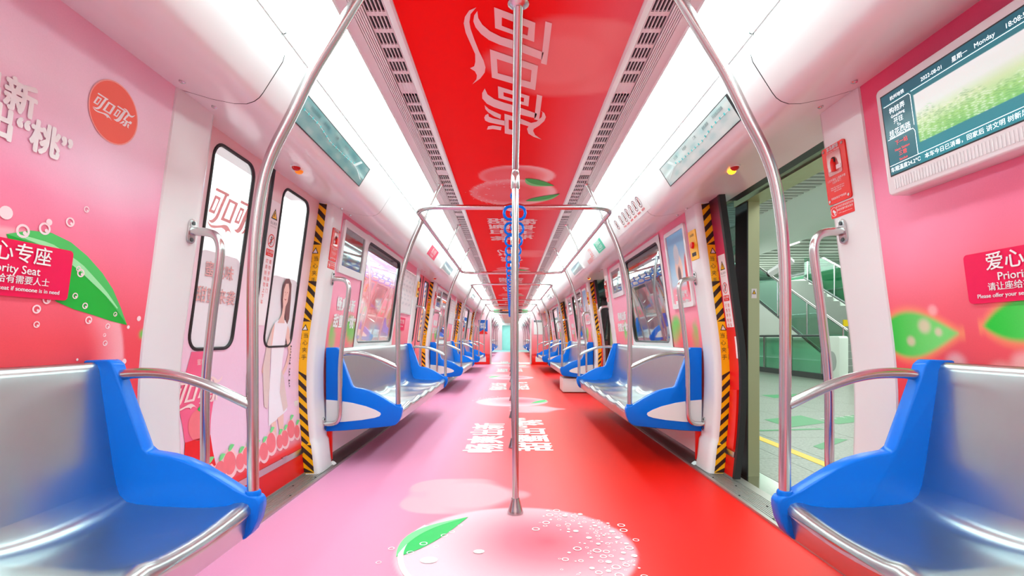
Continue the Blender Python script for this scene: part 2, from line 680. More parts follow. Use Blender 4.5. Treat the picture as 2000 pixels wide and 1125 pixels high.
def floor_col(X, Y):
    c = colramp(X, [(-1.25, (240, 158, 198)), (-.55, (238, 146, 182)), (-.2, (234, 104, 124)), (.05, (230, 68, 72)), (.3, (228, 38, 22)), (.6, (228, 24, 0)), (1.25, (222, 12, 0))])
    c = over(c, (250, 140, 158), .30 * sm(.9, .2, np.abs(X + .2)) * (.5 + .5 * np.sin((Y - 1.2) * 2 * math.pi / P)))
    for k in range(-1, 4):
        d = k * P
        if k % 2 == 0:
            px, py, hx, hy, ha = 0.0, 2.12 + d, -.30, 2.83 + d, 0.0
        else:
            px, py, hx, hy, ha = 0.0, 2.45 + d, .30, 1.72 + d, 0.0
        a = heart_a(X, Y, hx, hy, .31, ha)
        c = over(c, (238, 174, 186), .85 * a)
        r = np.hypot((X - px) / .5, (Y - py) / .5)
        th = np.arctan2(Y - py, X - px)
        edge = 1 + .03 * np.sin(th * 2 + 1) + .02 * np.sin(23 * th) * sm(.6, -.6, np.abs(th - .5))
        a = sm(1.03, .97, r / edge)
        inner = colramp(np.hypot((X - px - .14) / .5, (Y - py - .06) / .5), [(0, (214, 80, 104)), (.35, (222, 116, 136)), (.7, (232, 164, 178)), (1.0, (238, 192, 204)), (1.4, (240, 196, 206))])
        c = c * (1 - a[:, None]) + inner * a[:, None]
    return c


fy = np.concatenate([np.arange(YB, 1.4, .2), np.arange(1.4, 3.5, .0125), np.arange(3.5, 8.5, .03), np.arange(8.5, YE - .02, .06), [YE]])
MB().grid(np.linspace(-1.25, 1.25, 201), fy, lambda u, v: (u, v, 0 * u), floor_col).build('floor_covering', PRINTF, floor, smooth=0)
fput = lambda h=.0015: (lambda a, b: (-b, a, h))      # lettering: a runs forward, b points left
SLOGAN1, SLOGAN2 = '畅爽出新', '甜蜜出“桃”'
for k in range(0, 4):
    d = k * P + (.12 if k else 0)
    for s_, x_, y_ in ((SLOGAN1, -.22, 4.52), (SLOGAN2, .19, 4.72)):
        put_text('lettering', s_, .335, (lambda X, Y: (lambda a, b: (X - b, Y + a, .0015)))(x_, y_ + d), INKW, floor, bold=.035)
    if k % 2 == 0:
        leaf_decal(floor, (-.50, 2.02 + d), (-.24, 2.47 + d), .15, lambda u, v: (u, v, .002))
    else:
        leaf_decal(floor, (.49, 2.5 + d), (.26, 2.12 + d), .15, lambda u, v: (u, v, .002))
    rr = random.Random(5 + k)
    rings = []
    dots = []
    seen = []
    for i in range(230 if k == 0 else 60):
        # bubbles gather along the right-hand rim
        th = rr.uniform(-.9, 1.25)
        ra = .5 * (1 - abs(rr.gauss(0, .22))) + (rr.uniform(0, .08) if i % 3 == 0 else 0)
        u, v = (1 if k % 2 == 0 else -1) * ra * math.cos(th), ra * math.sin(th)
        u, v = u, v + (2.12 if k % 2 == 0 else 2.45) + d
        r = rr.choice([.006, .008, .011, .015, .019])
        if any(math.hypot(u - p[0], v - p[1]) < r + p[2] for p in seen):
            continue
        seen.append((u, v, r))
        if rr.random() < .6:
            rings += ring_quads(u, v, r, r * .72, 12)
        else:
            dots.append(disc(u, v, r * .7, 10))
    if k == 0:
        for u, v, r in ((-.36, 1.99, .045), (-.16, 2.07, .03)):
            dots.append(disc(u, v, r * .8, 16, .8))
        for u, v, r in ((-.41, 2.15, .018), (-.30, 2.28, .014), (-.45, 2.06, .016), (-.35, 2.12, .012), (-.33, 2.24, .017), (-.27, 2.36, .012), (-.54, 2.1, .014), (-.56, 1.97, .012)):
            rings += ring_quads(u, v, r, r * .72, 14)
        rings += frame_quads([(-.5 * math.cos(t) * 1.01, 2.12 + .5 * math.sin(t) * 1.01) for t in np.linspace(-.6, .5, 12)], [(-.5 * math.cos(t) * .965, 2.12 + .5 * math.sin(t) * .965) for t in np.linspace(-.6, .5, 12)])[:-1]
    MB().flat(flat_polys(rings + dots), lambda u, v: (u, v, .0026)).build('bubble_print', INKW, floor, smooth=0, kind='stuff')
for s in (-1, 1):
    mb = MB()
    mb.sweep([(s * 1.25, 0), (s * 1.25, .012), (s * 1.272, .012), (s * 1.272, .004)], [YB, YE])
    mb.build('floor_edge_strip', SILL, floor)
    for j in range(0, ND):
        y0, y1 = (W1 + (j - 1) * P, W0 + j * P)
        MB().sweep([(s * 1.262, .004), (s * 1.262, .02), (s * 1.275, .032), (s * 1.30, .042), (s * 1.318, .07), (s * 1.325, .11)], [max(y0, YB), y1]).build('floor_cove', DARKMETAL, floor)
    for k in range(ND):
        d = k * P
        mb = MB()
        mb.box(min(s * 1.262, s * 1.47), max(s * 1.262, s * 1.47), W0 + d, W1 + d, -.03, .006)
        for i in range(9):
            xa = 1.285 + i * .0145
            mb.box(min(s * xa, s * (xa + .007)), max(s * xa, s * (xa + .007)), W0 + d, W1 + d, .006, .010)
        o = mb.build('door_sill', SILL, floor, smooth=0)
        mb = MB()
        for i in range(7):
            mb.lathe([(.006, .0102), (.006, .0125), (.003, .0135)], s * (1.283 + .065 * (i % 2)), J0 + d + .1 + i * .18, 8)
        mb.build('screw', BLACK, o)

# ================================================================== CEILING
ceiling = thing('ceiling', (0, 7, ZC), 'white ceiling with air grilles around a long red printed panel', kind='structure')


def ceil_col(X, Y):
    c = colramp(X, [(-.43, (255, 0, 0)), (0, (250, 4, 4)), (.12, (248, 34, 38)), (.25, (246, 78, 86)), (.43, (242, 120, 132))])
    for k in range(-1, 4):
        d = k * P
        a = heart_a(X, Y, .20, 1.98 + d, .26, math.pi, .4)
        c = over(c, (250, 150, 150), .8 * a)
        for pu, pv, rx, ry in ((.02, 3.38 + d, .27, .22), (0.0, 3.78 + d, .34, .34)):
            r = np.hypot((X - pu) / rx, (Y - pv) / ry)
            a = sm(1.02, .93, r)
            inner = colramp(np.hypot((X - pu + .05) / rx, (Y - pv) / ry), [(0, (248, 120, 124)), (.6, (246, 108, 112)), (.88, (252, 165, 165)), (1.0, (255, 205, 205)), (1.3, (255, 210, 210))])
            c = c * (1 - a[:, None]) + inner * a[:, None]
    return c


cy_ = np.concatenate([np.arange(YB, 1.2, .15), np.arange(1.2, 4.6, .02), np.arange(4.6, YE - .01, .045), [YE]])
MB().grid(np.linspace(-.424, .424, 55), cy_, lambda u, v: (u, v, 0 * u + ZC + .004), ceil_col).build('printed_panel', PRINTC, ceiling, smooth=0)
CP = lambda X, Y, h=.002: (lambda a, b: (X + b, Y + a, ZC + .004 - h))
for k in range(0, 4):
    d = k * P
    LIFT[:] = (0, 0, -.0008)
    logo(ceiling, (lambda d: (lambda u, v: (v * 1.1004 - .194, 1.6487 + d + u * 1.1004, ZC + .002)))(d), INKP)
    leaf_decal(ceiling, (.08, 3.42 + d), (.30, 3.58 + d), .13, lambda u, v: (u, v, ZC + .001))
    leaf_decal(ceiling, (.10, 3.98 + d), (.36, 3.78 + d), .12, lambda u, v: (u, v, ZC + .001))
    for s_, x_, y_ in ((SLOGAN1, .10, 5.05), (SLOGAN2, -.15, 5.12)):
        put_text('lettering', s_, .235, CP(x_, y_ + d), INKP, ceiling, bold=.03)
    rr = random.Random(50 + k)
    q = []
    seen = []
    for i in range(70):
        th = rr.uniform(1.9, 4.6)
        ra = 1 - abs(rr.gauss(0, .2)) + (.12 if i % 4 == 0 else 0)
        u, v = .34 * ra * math.cos(th), 3.78 + d + .34 * ra * math.sin(th)
        r = rr.choice([.005, .007, .010])
        if any(math.hypot(u - p[0], v - p[1]) < r + p[2] for p in seen):
            continue
        seen.append((u, v, r))
        q += ring_quads(u, v, r, r * .6, 9) if i % 2 else [disc(u, v, r * .7, 8)]
    MB().flat(flat_polys(q), lambda u, v: (u, v, ZC + .001)).build('bubble_print', INKP, ceiling, smooth=0, kind='stuff')
LIFT[:] = (0, 0, .0008)

for s in (-1, 1):
    sx = lambda a, b: (min(s * a, s * b), max(s * a, s * b))
    MB().sweep([(s * .418, ZC + .006), (s * .418, ZC - .004), (s * .425, ZC - .008), (s * .447, ZC - .002), (s * .453, ZC + .002), (s * .453, ZC + .03)], [YB, YE]).build('panel_border', WHITE2, ceiling)
    o = MB().box(*sx(.44, .62), YB, YE, ZC + .006, ZC + .02).build('grille_backing', BLACK, ceiling, smooth=0)
    bars = MB()
    nb = 5
    w = (.521 - .453) / nb
    for i in range(nb + 1):
        xc = .453 + i * w
        bars.box(*sx(xc - .0020, xc + .0020), YB, YE, ZC - .001, ZC + .0058)
    bars.build('grille_bars', WHITE2, ceiling, smooth=0)
    cross = MB()
    y = 1.575 - 60 * .093
    i = 0
    while y < YE - .1:
        g = (i + 5) % 12
        if y > YB:
            L = .115 if g == 11 else .022
            cross.box(*sx(.4535, .5205), y, y + L, ZC - .0005, ZC + .0058)
        y += .093
        i += 1
    cross.build('grille_crossbars', WHITE2, ceiling, smooth=0)
    ribs = MB()
    for i in range(5):
        xa = .526 + i * .0085
        ribs.box(*sx(xa, xa + .0055), YB, YE, ZC - .005, ZC + .0055)
    ribs.box(*sx(.526, .57), YB, YE, ZC + .002, ZC + .0058)
    ribs.build('ribbed_strip', WHITE2, ceiling, smooth=0)
    MB().sweep([(s * .569, ZC + .02), (s * .569, ZC - .004), (s * .606, ZC - .006), (s * .611, ZC - .014), (s * .6135, ZC - .012), (s * .6135, ZC + .025)], [YB, YE]).build('light_rim', WHITE2, ceiling)
    # cove panels, one per bay, with open joints between them
    prof = [(.834, 2.05), (.833, 2.008), (.842, 2.004), (.848, 2.008), (.8485, 1.998), (.843, 1.985), (.838, 1.93), (.846, 1.903), (.916, 1.793), (.930, 1.775), (.948, 1.762), (.975, 1.753), (1.02, 1.754), (1.10, 1.770), (1.24, 1.812), (1.42, 1.822)]
    cuts = [YB]
    for k in range(ND):
        cuts += [W0 + .02 + k * P, W1 - .10 + k * P]
    cuts.append(YE)
    for a, b in zip(cuts[:-1], cuts[1:]):
        MB().sweep([(s * p[0], p[1]) for p in prof], [a + .0022, b - .0022]).build('cove_panel', WHITE, ceiling, smooth=30)
    MB().sweep([(s * (p[0] + .01), p[1] + .012) for p in prof[3:]], [YB, YE]).build('cove_backing', BLACK, ceiling)
    mb = MB()
    for k in range(ND):
        for yy in (W0 - .08, W0 + .10, W1 - .16, W1 + .02, W1 + 1.1):
            for q in (1.14,):
                zz = np.interp(q + (.0 if yy < 2 else .03), [1.10, 1.24], [1.770, 1.812])
                mb.lathe([(.010, zz + .002), (.010, zz - .004), (.006, zz - .007)], s * (q + (.0 if yy < 2 else .03)), yy + k * P, 10)
    mb.build('screw', STEEL, ceiling)
MB().box(-1.5, 1.5, YB, YE, ZC + .05, ZC + .09).build('roof_shell', GREYRUB, ceiling, smooth=0)

# glowing diffusers, one thing per segment
for s in (-1, 1):
    cuts = [YB, -1.9, .48]
    while cuts[-1] + 2.26 < YE - .5:
        cuts.append(cuts[-1] + 2.26)
    cuts.append(YE)
    vis = 0
    for a, b in zip(cuts[:-1], cuts[1:]):
        x = [.614, .64, .68, .725, .77, .81, .835]
        z = [2.036, 2.030, 2.025, 2.023, 2.025, 2.030, 2.036]
        prof = [(s * p, q) for p, q in zip(x, z)] + [(s * .835, 2.046), (s * .614, 2.046)]
        mb = MB().sweep(prof, [a + .0015, b - .0015], closed=True)
        t = thing('light_panel', (s * .725, (a + b) / 2, 2.0))
        mb.build('diffuser', DIFF, t)
        e = MB()
        e.sweep([(s * p, q - .0006) for p, q in zip(x, z)], [b - .0030, b - .0010])
        e.build('end_joint', INKG, t)
        nm = ('behind the camera, ' if b < .6 else '') + (ordw(vis) if b > .6 else ('far one' if a == YB else 'near one'))
        tag(t, f'glowing white ceiling light panel, {nm} along the {SIDE[s]} side', 'light', 'ceiling light panels')
        if b > .6:
            vis += 1

# ================================================================== SIDE WALLS
RL = [(0, (244, 232, 230)), (.44, (244, 226, 226)), (.46, (240, 54, 68)), (.7, (242, 66, 80)), (.9, (244, 82, 94)), (1.1, (246, 114, 138)), (1.3, (246, 142, 176)), (1.45, (244, 186, 212)), (1.6, (246, 220, 234)), (1.82, (244, 196, 216))]
RR = [(0, (244, 232, 230)), (.44, (244, 226, 226)), (.46, (236, 36, 48)), (.7, (238, 60, 70)), (.9, (240, 86, 98)), (1.1, (244, 114, 134)), (1.3, (243, 128, 162)), (1.45, (242, 134, 170)), (1.6, (242, 104, 140)), (1.82, (236, 88, 128))]
RB = [(0, (244, 232, 230)), (.44, (244, 226, 226)), (.46, (250, 100, 110)), (.8, (252, 120, 132)), (1.0, (253, 140, 155)), (1.2, (253, 168, 192)), (1.45, (251, 172, 198)), (1.82, (250, 140, 170))]
LEAF_OUT = [(1.231, 1.174), (1.29, 1.196), (1.349, 1.202), (1.41, 1.188), (1.469, 1.158), (1.53, 1.115), (1.578, 1.069), (1.62, 1.012), (1.657, .955), (1.59, .966), (1.516, .983), (1.45, .996), (1.391, 1.014), (1.32, 1.06), (1.26, 1.12)]
WIN = (4.13, 5.33, .87, 1.735)     # the window of the second bench bay, Y and z
walls = {}
for s in (-1, 1):
    walls[s] = W_ = thing('wall_' + SIDE[s], (s * 1.3, 7, 0), ('left' if s < 0 else 'right') + ' side wall of the car covered in pink peach advertising film', kind='structure')
    wp = lambda u, v: (s * (wx(v)), u, v)

    def col0(U, V, s=s):
        c = colramp(V, RL if s < 0 else RR)
        n = .012 * np.sin(U * 31 + V * 17)
        if s < 0:
            c = over(c, (246, 216, 234), .75 * sm(.30, .02, np.hypot((U - 1.50) * .8, V - 1.5)))
            # peach below the leaf
            a = sm(.40, .385, np.hypot((U - 1.27), (V - .80)))
            rim = sm(.25, .40, np.hypot((U - 1.27), (V - .80))) * a
            c = over(c, (255, 196, 205), .75 * rim)
            c = over(c, (70, 215, 90), .9 * sm(.025, .006, np.hypot(U - 1.735, V - .925)))
        else:
            for lp, q, w in (((1.80, .92), (1.48, .925), .155), ((1.40, .945), (1.10, .99), .12)):
                du = (U - lp[0]) / (q[0] - lp[0])
                mid = lp[1] + (q[1] - lp[1]) * du
                hw = w * .5 * np.sin(math.pi * np.clip(du, 0, 1) ** .8)
                e = hw - np.abs(V - mid)
                a = sm(-.012, .012, e) * (du > 0) * (du < 1)
                rimc = sm(-.035, 0, e) * (du > -.05) * (du < 1.06)
                c = over(c, (255, 175, 110), .5 * rimc)
                c = over(c, over(np.tile(nlin((30, 205, 60)), (len(U), 1)), (120, 225, 120), sm(0, .9, du)), a)
            for bu, bv, br in ((1.60, .95, .035), (1.55, .93, .02), (1.66, .90, .025), (1.56, 1.0, .025), (1.50, .83, .05), (1.36, .80, .06), (1.30, .84, .05)):
                c = over(c, (255, 205, 205), .6 * sm(br, br * .3, np.hypot(U - bu, V - bv)))
            c = over(c, (255, 165, 195), .6 * sm(.35, .05, np.hypot(U - 1.62, V - 1.32)))
        return c * (1 + n[:, None])

    def colb(U, V, s=s):
        c = colramp(V, RB)
        d = (U - W1) % P
        for bu, bv, bw, bh in ((.52, .98, .16, .13), (.12, .92, .08, .12), (2.25, 1.0, .10, .12)):
            a = sm(1.0, .55, np.hypot((d - bu) / bw, (V - bv) / bh + .35 * (d - bu) / bw))
            c = over(c, (60, 215, 90), .9 * a)
        for bu, bv, br in ((.2, .75, .22), (.6, .7, .2), (2.1, .72, .2)):
            c = over(c, (255, 190, 195), .45 * sm(br, 0, np.hypot(d - bu, (V - bv) * .5)))
        c = over(c, (250, 60, 72), .7 * sm(.25, .05, np.hypot((d - .3) * .6, V - .84)) * (1 if s > 0 else .25))
        return c
    zs = np.concatenate([np.arange(0.03, .44, .08), np.arange(.44, 1.82, .006), [1.82]])
    MB().grid(np.linspace(.93, W0 + .004, 126), zs, wp, col0).build('wall_panel', PRINT, W_, smooth=0)
    for j in range(0, ND):
        mb = MB()
        d = (j - 1) * P
        y0, y1 = W1 + d, (W0 + j * P if j else .93)
        ring_panel(mb, (y0, y1, .03, 1.82), (WIN[0] + d, WIN[1] + d, WIN[2], WIN[3]), .07, wp, colb, 16, 26)
        mb.build('wall_panel', PRINT, W_, smooth=0)
    mb = MB()
    mb.grid(np.linspace(YB, W1 - P, 12), np.linspace(.03, 1.82, 20), wp, colb)
    mb.grid(np.linspace(W1 + 3 * P, YE, 12), np.linspace(.03, 1.82, 20), wp, colb)
    mb.build('wall_panel', PRINT, W_, smooth=0)
    # slogans beside the windows
    for j in range(1, ND):
        d = (j - 1) * P
        Yt = 3.79 + d if s < 0 else 5.78 + d
        put_text('lettering', SLOGAN1, .105, on_wall(s, Yt, 1.16), INKW, W_, bold=.04)
        put_text('lettering', SLOGAN2, .105, on_wall(s, Yt + .02, 1.03), INKW, W_, bold=.04)
        MB().box(min(s * 1.30, s * 1.335), max(s * 1.30, s * 1.335), W1 + d + .012, W1 + d + .03, .03, .45).build('red_edge_strip', RED, W_, smooth=0)

# big green leaf on the nearest left panel: body, lighter upper half, pale vein
MIDU, MIDV = [1.231, 1.35, 1.45, 1.55, 1.61, 1.657], [1.174, 1.158, 1.115, 1.048, .998, .955]
midc = [(u, float(np.interp(u, MIDU, MIDV))) for u in np.linspace(1.231, 1.657, 18)]
decal('leaf_print', [LEAF_OUT], wall_pt(-1, .0012), mat('wall_leaf_green', S(4, 180, 52), .45, noise=.1, scale=5), walls[-1], .03)
decal('leaf_print', [LEAF_OUT[:9] + midc[::-1][1:-1]], wall_pt(-1, .0016), mat('wall_leaf_light', S(76, 200, 98), .45, noise=.12, scale=6), walls[-1], .03)
decal('leaf_vein', [stroke([(u, v + .008) for u, v in midc[1:-2]], [.004 + .016 * math.sin(math.pi * i / 14) for i in range(15)])], wall_pt(-1, .0019), mat('wall_leaf_vein', S(160, 236, 172), .45), walls[-1], .03)

# big slogan, round logo and bubbles on the nearest left panel
W_ = walls[-1]
put_text('lettering', SLOGAN1, .085, on_wall(-1, 1.095, 1.508), INKW, W_, bold=.04)
put_text('lettering', SLOGAN2, .085, on_wall(-1, 1.17, 1.433), INKW, W_, bold=.04)
CIRC = mat('coral_logo_disc', S(250, 104, 82), .4, noise=.05, scale=6)
decal('logo_disc', [disc(1.497, 1.603, .089, 40)], wall_pt(-1, .002), CIRC, W_, .03)
decal('logo_rim', ring_quads(1.497, 1.603, .092, .088, 40), wall_pt(-1, .0022), mat('pale_coral_ink', S(252, 170, 160), .5), W_)
logo(W_, lambda u, v: (-(wx(1.6 + (v - .16) * .19) - .0035), 1.421 + u * .152, 1.606 + (v - .16) * .19 - (u - .5) * .008), INKW)
BUB = [(1.223, 1.226, .0168, 1), (1.337, 1.229, .009, 1), (1.327, 1.209, .0168, 0), (1.399, 1.244, .0137, 0), (1.446, 1.293, .0092, 0), (1.454, 1.105, .0125, 0), (1.445, 1.116, .0085, 0), (1.446, 1.036, .0092, 0),
       (1.484, 1.009, .0098, 0), (1.504, .966, .0122, 0), (1.601, .989, .0076, 0), (1.705, .979, .0092, 1), (1.663, .948, .0061, 1), (1.578, .949, .0092, 0), (1.576, .894, .0092, 0), (1.335, .99, .0122, 0),
       (1.341, .948, .0092, 0), (1.36, 1.018, .0122, 0), (1.619, .831, .0092, 0), (1.662, .831, .0092, 1), (1.57, .92, .006, 0), (1.48, .845, .004, 1), (1.27, 1.19, .018, 0)]
q = []
for u, v, r, fill in BUB:
    q += [disc(u, v, r, 16)] if fill else ring_quads(u, v, r, r * .66, 18)
    if not fill:
        q.append(disc(u + r * .3, v - r * .25, r * .3, 8))
MB().flat(flat_polys(q), wall_pt(-1, .0022)).build('bubble_print', mat('bubble_ink', S(252, 226, 230), .4), W_, smooth=0, kind='stuff')

# priority seat signs: thin plates on the wall behind the nearest benches
for s in (-1, 1):
    y0, y1, z0, z1 = (1.08, 1.418, 1.019, 1.163) if s < 0 else (1.09, 1.427, 1.010, 1.152)
    yc, zc = (y0 + y1) / 2, (z0 + z1) / 2
    t = thing('priority_seat_sign', (s * wx(zc), yc, zc), f'magenta priority seat sign on the wall behind the nearest {SIDE[s]} bench', 'sign', 'priority seat signs')
    mb = MB()
    rr_ = rrect(y0, y1, z0, z1, .012)
    mb.flat(flat_polys([rr_], .05), wall_pt(s, .006))
    mb.prism(rr_, 0, .0055, lambda a, b, q, s=s: (s * (wx(b) - q), a, b))
    mb.build('plate', HOT, t, smooth=0)
    for tx, sz, dz, bo in (('爱心专座', .052, .038, .01), ('Priority Seat', .030, -.002, .01), ('请让座给有需要人士', .0235, -.029, .006), ('Please offer your seat if someone is in need', .0158, -.052, .006)):
        put_text('lettering', tx, sz, on_wall(s, yc, zc + dz, .0075), INKW, t, bold=bo)

# ---- windows
wn = 0
for s in (-1, 1):
    for j in range(0, ND):
        d = (j - 1) * P
        wn += 1
        hole = (WIN[0] + d, WIN[1] + d, WIN[2], WIN[3])
        lab = f'{ordw(j) if j else "rear"} side window with white surround and black gasket in the {SIDE[s]} wall' if j else f'side window beside the camera in the {SIDE[s]} wall'
        t = thing(f'window_{wn}', (s * wx(.87), hole[0] + .6, .87), lab, kind='structure')
        mb = MB()
        ring_panel(mb, (hole[0] - .055, hole[1] + .055, hole[2] - .05, hole[3] + .045), hole, .07, lambda u, v: (s * (wx(v) - .008), u, v), None, 3, 26)
        mb.build('window_frame', WHITE, t)
        H = rrect(*hole, .07)
        MB().tube([(s * (wx(v) + .004), u, v) for u, v in H], .013, 8, closed=True).build('gasket', BLACK, t)
        MB().flat(pane(hole, .07, None), lambda u, v: (s * (wx(v) + .012), u, v)).build('pane', GLASS, t, smooth=60)
        MB().flat(flat_polys([rrect(hole[0], hole[1], 1.66, hole[3], .06)], .08), lambda u, v: (s * (wx(v) + .010), u, v)).build('tinted_band', mat('tinted_glass', S(60, 62, 66), .1), t, smooth=60)


# ================================================================== DOORS
def vbar(mb, s, y0, y1, d0, d1, z0, z1, n=14):
    """upright bar that follows the barrel of the car side"""
    b = len(mb.v)
    for z in np.linspace(z0, z1, n):
        w = wx(float(z))
        mb.v += [(s * (w + d0), y0, z), (s * (w + d1), y0, z), (s * (w + d1), y1, z), (s * (w + d0), y1, z)]
    for i in range(n - 1):
        for k in range(4):
            k2 = (k + 1) % 4
            mb.f.append((b + i * 4 + k, b + i * 4 + k2, b + i * 4 + 4 + k2, b + i * 4 + 4 + k))
    mb.f.append((b, b + 1, b + 2, b + 3))
    e = b + (n - 1) * 4
    mb.f.append((e, e + 1, e + 2, e + 3))
    return mb


DX = .075
dput = lambda s, off=0.0: (lambda u, v: (s * (wx(v) + DX - off), u, v))
SKIN = mat('printed_skin', S(240, 196, 184), .5, noise=.03, scale=20)
HAIR = mat('printed_hair', S(122, 84, 84), .5, noise=.1, scale=30)
DRESS = mat('printed_white_dress', S(244, 240, 246), .5, noise=.02, scale=8)
BAG = mat('printed_beige', S(226, 204, 198), .5, noise=.03)
PEACHK = mat('printed_peach', S(246, 120, 130), .5, noise=.12, scale=18)
PEACHL = mat('printed_peach_light', S(252, 205, 210), .5, noise=.04)
FILM = mat('frosted_window_film', S(236, 236, 240), .35, noise=.02)
BOTT = mat('printed_bottle_pink', S(246, 100, 140), .4, noise=.12, scale=9)
BOTR = mat('printed_bottle_red', S(235, 8, 12), .4, noise=.06)
DOORSTRIP = mat('white_notice_strip', S(242, 238, 240), .4, noise=.01)


def door_leaf(t, s, k, y0, y1, w0, w1, lead, first):
    """one leaf: y range, window range, `lead` = +1 if the rubber edge is at y1"""
    dn = dput(s)

    def col(U, V):
        if s < 0 and k == 0:
            c = colramp(V, [(0, (228, 18, 14)), (.13, (228, 18, 14)), (.18, (236, 30, 30)), (.235, (240, 60, 66)), (.275, (240, 205, 228)), (.8, (240, 204, 226)), (1.2, (242, 218, 228)), (1.5, (240, 222, 226)), (1.8, (236, 200, 200))])
        elif s < 0:
            c = colramp(V, [(0, (228, 18, 14)), (.3, (240, 60, 60)), (.8, (246, 120, 126)), (1.1, (248, 140, 146)), (1.4, (246, 130, 146)), (1.8, (236, 80, 100))])
        else:
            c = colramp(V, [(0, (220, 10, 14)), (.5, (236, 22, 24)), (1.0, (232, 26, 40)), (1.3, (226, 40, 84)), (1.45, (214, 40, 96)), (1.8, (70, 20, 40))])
        return c
    mb = MB()
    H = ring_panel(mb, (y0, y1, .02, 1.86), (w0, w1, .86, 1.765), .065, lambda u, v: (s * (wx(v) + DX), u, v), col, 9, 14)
    leaf = mb.build('door_leaf', PRINT, t, smooth=0)
    hole = (w0, w1, .86, 1.765)
    MB().tube([(s * (wx(v) + DX + .002), u, v) for u, v in rrect(*hole, .065)], .009, 6, closed=True).build('gasket', BLACK, leaf)
    MB().flat(pane(hole, .065, None), lambda u, v: (s * (wx(v) + DX + .010), u, v)).build('pane', GLASSL if k == 0 else GLASS, leaf, smooth=60)
    e = y1 if lead > 0 else y0
    mb = MB()
    vbar(mb, s, e - .006 if lead > 0 else e - .022, e + .022 if lead > 0 else e + .006, DX - .004, DX + .035, .02, 1.86)
    mb.build('rubber_edge', BLACK if s > 0 else GREYRUB, leaf)
    mb = MB()
    vbar(mb, s, y0 + .005, y1 - .005, DX - .010, DX - .001, .150, .185, 3)
    mb.build('kick_rail', STEEL, leaf)
    mb = MB()
    vbar(mb, s, y0 + .005, y1 - .005, DX - .006, DX + .0, .006, .022, 2)
    mb.build('bottom_strip', SILL, leaf)
    return leaf


def notice_strip(t, s, yc, z_top, dx):
    """white strip with a warning triangle, a no-leaning disc and red vertical lettering"""
    pt = lambda off: (lambda u, v: (s * (wx(v) + DX - off), u, v))
    tx = lambda z, off=.004: (lambda a, b: (s * (wx(z + b) + DX - off), yc - s * a, z + b))
    decal('notice_strip', [rrect(yc - .05, yc + .05, .98, z_top, .006)], pt(.0022), DOORSTRIP, t, .06)
    z = z_top - .07
    o, i = [(yc - .034, z - .028), (yc + .034, z - .028), (yc, z + .032)], [(yc - .024, z - .022), (yc + .024, z - .022), (yc, z + .020)]
    decal('warning_triangle', frame_quads(o, i), pt(.0032), INKK, t)
    decal('warning_triangle', [i], pt(.003), YEL, t)
    decal('warning_mark', [stroke([(yc - .008, z - .016), (yc, z + .01)], .007)], pt(.0036), INKK, t)
    put_text('lettering', '当心夹手', .019, tx(z - .05), INKG, t)
    put_text('lettering', 'Mind Your Hands', .009, tx(z - .068), INKG, t)
    z -= .145
    decal('prohibition_ring', ring_quads(yc, z, .036, .031, 22), pt(.0034), INKR, t)
    decal('prohibition_bar', [stroke([(yc - s * .024, z + .024), (yc + s * .024, z - .024)], .006)], pt(.0036), INKR, t)
    decal('figure_print', [disc(yc, z + .018, .006, 10), stroke([(yc, z + .012), (yc - .004, z - .022)], .007), stroke([(yc - .012, z + .006), (yc + .012, z - .008)], .005)], pt(.0032), INKK, t)
    z -= .065
    decal('red_label', [rrect(yc - .04, yc + .04, z - .02, z + .018, .003)], pt(.003), INKR, t)
    put_text('lettering', '禁止倚靠', .017, tx(z + .004), INKW, t)
    put_text('lettering', 'No Leaning', .009, tx(z - .011), INKW, t)
    for q, (w_, du) in enumerate((('请勿手扶车门', .014), ('灯亮铃响勿上下车', -.016))):
        for i, ch in enumerate(w_):
            put_text('lettering', ch, .026, (lambda zz, du: (lambda a, b: (s * (wx(zz + b) + DX - .004), yc - s * (a + du * 1.2), zz + b)))(z - .05 - i * .032, du), INKR if i < 9 else INKK, t)


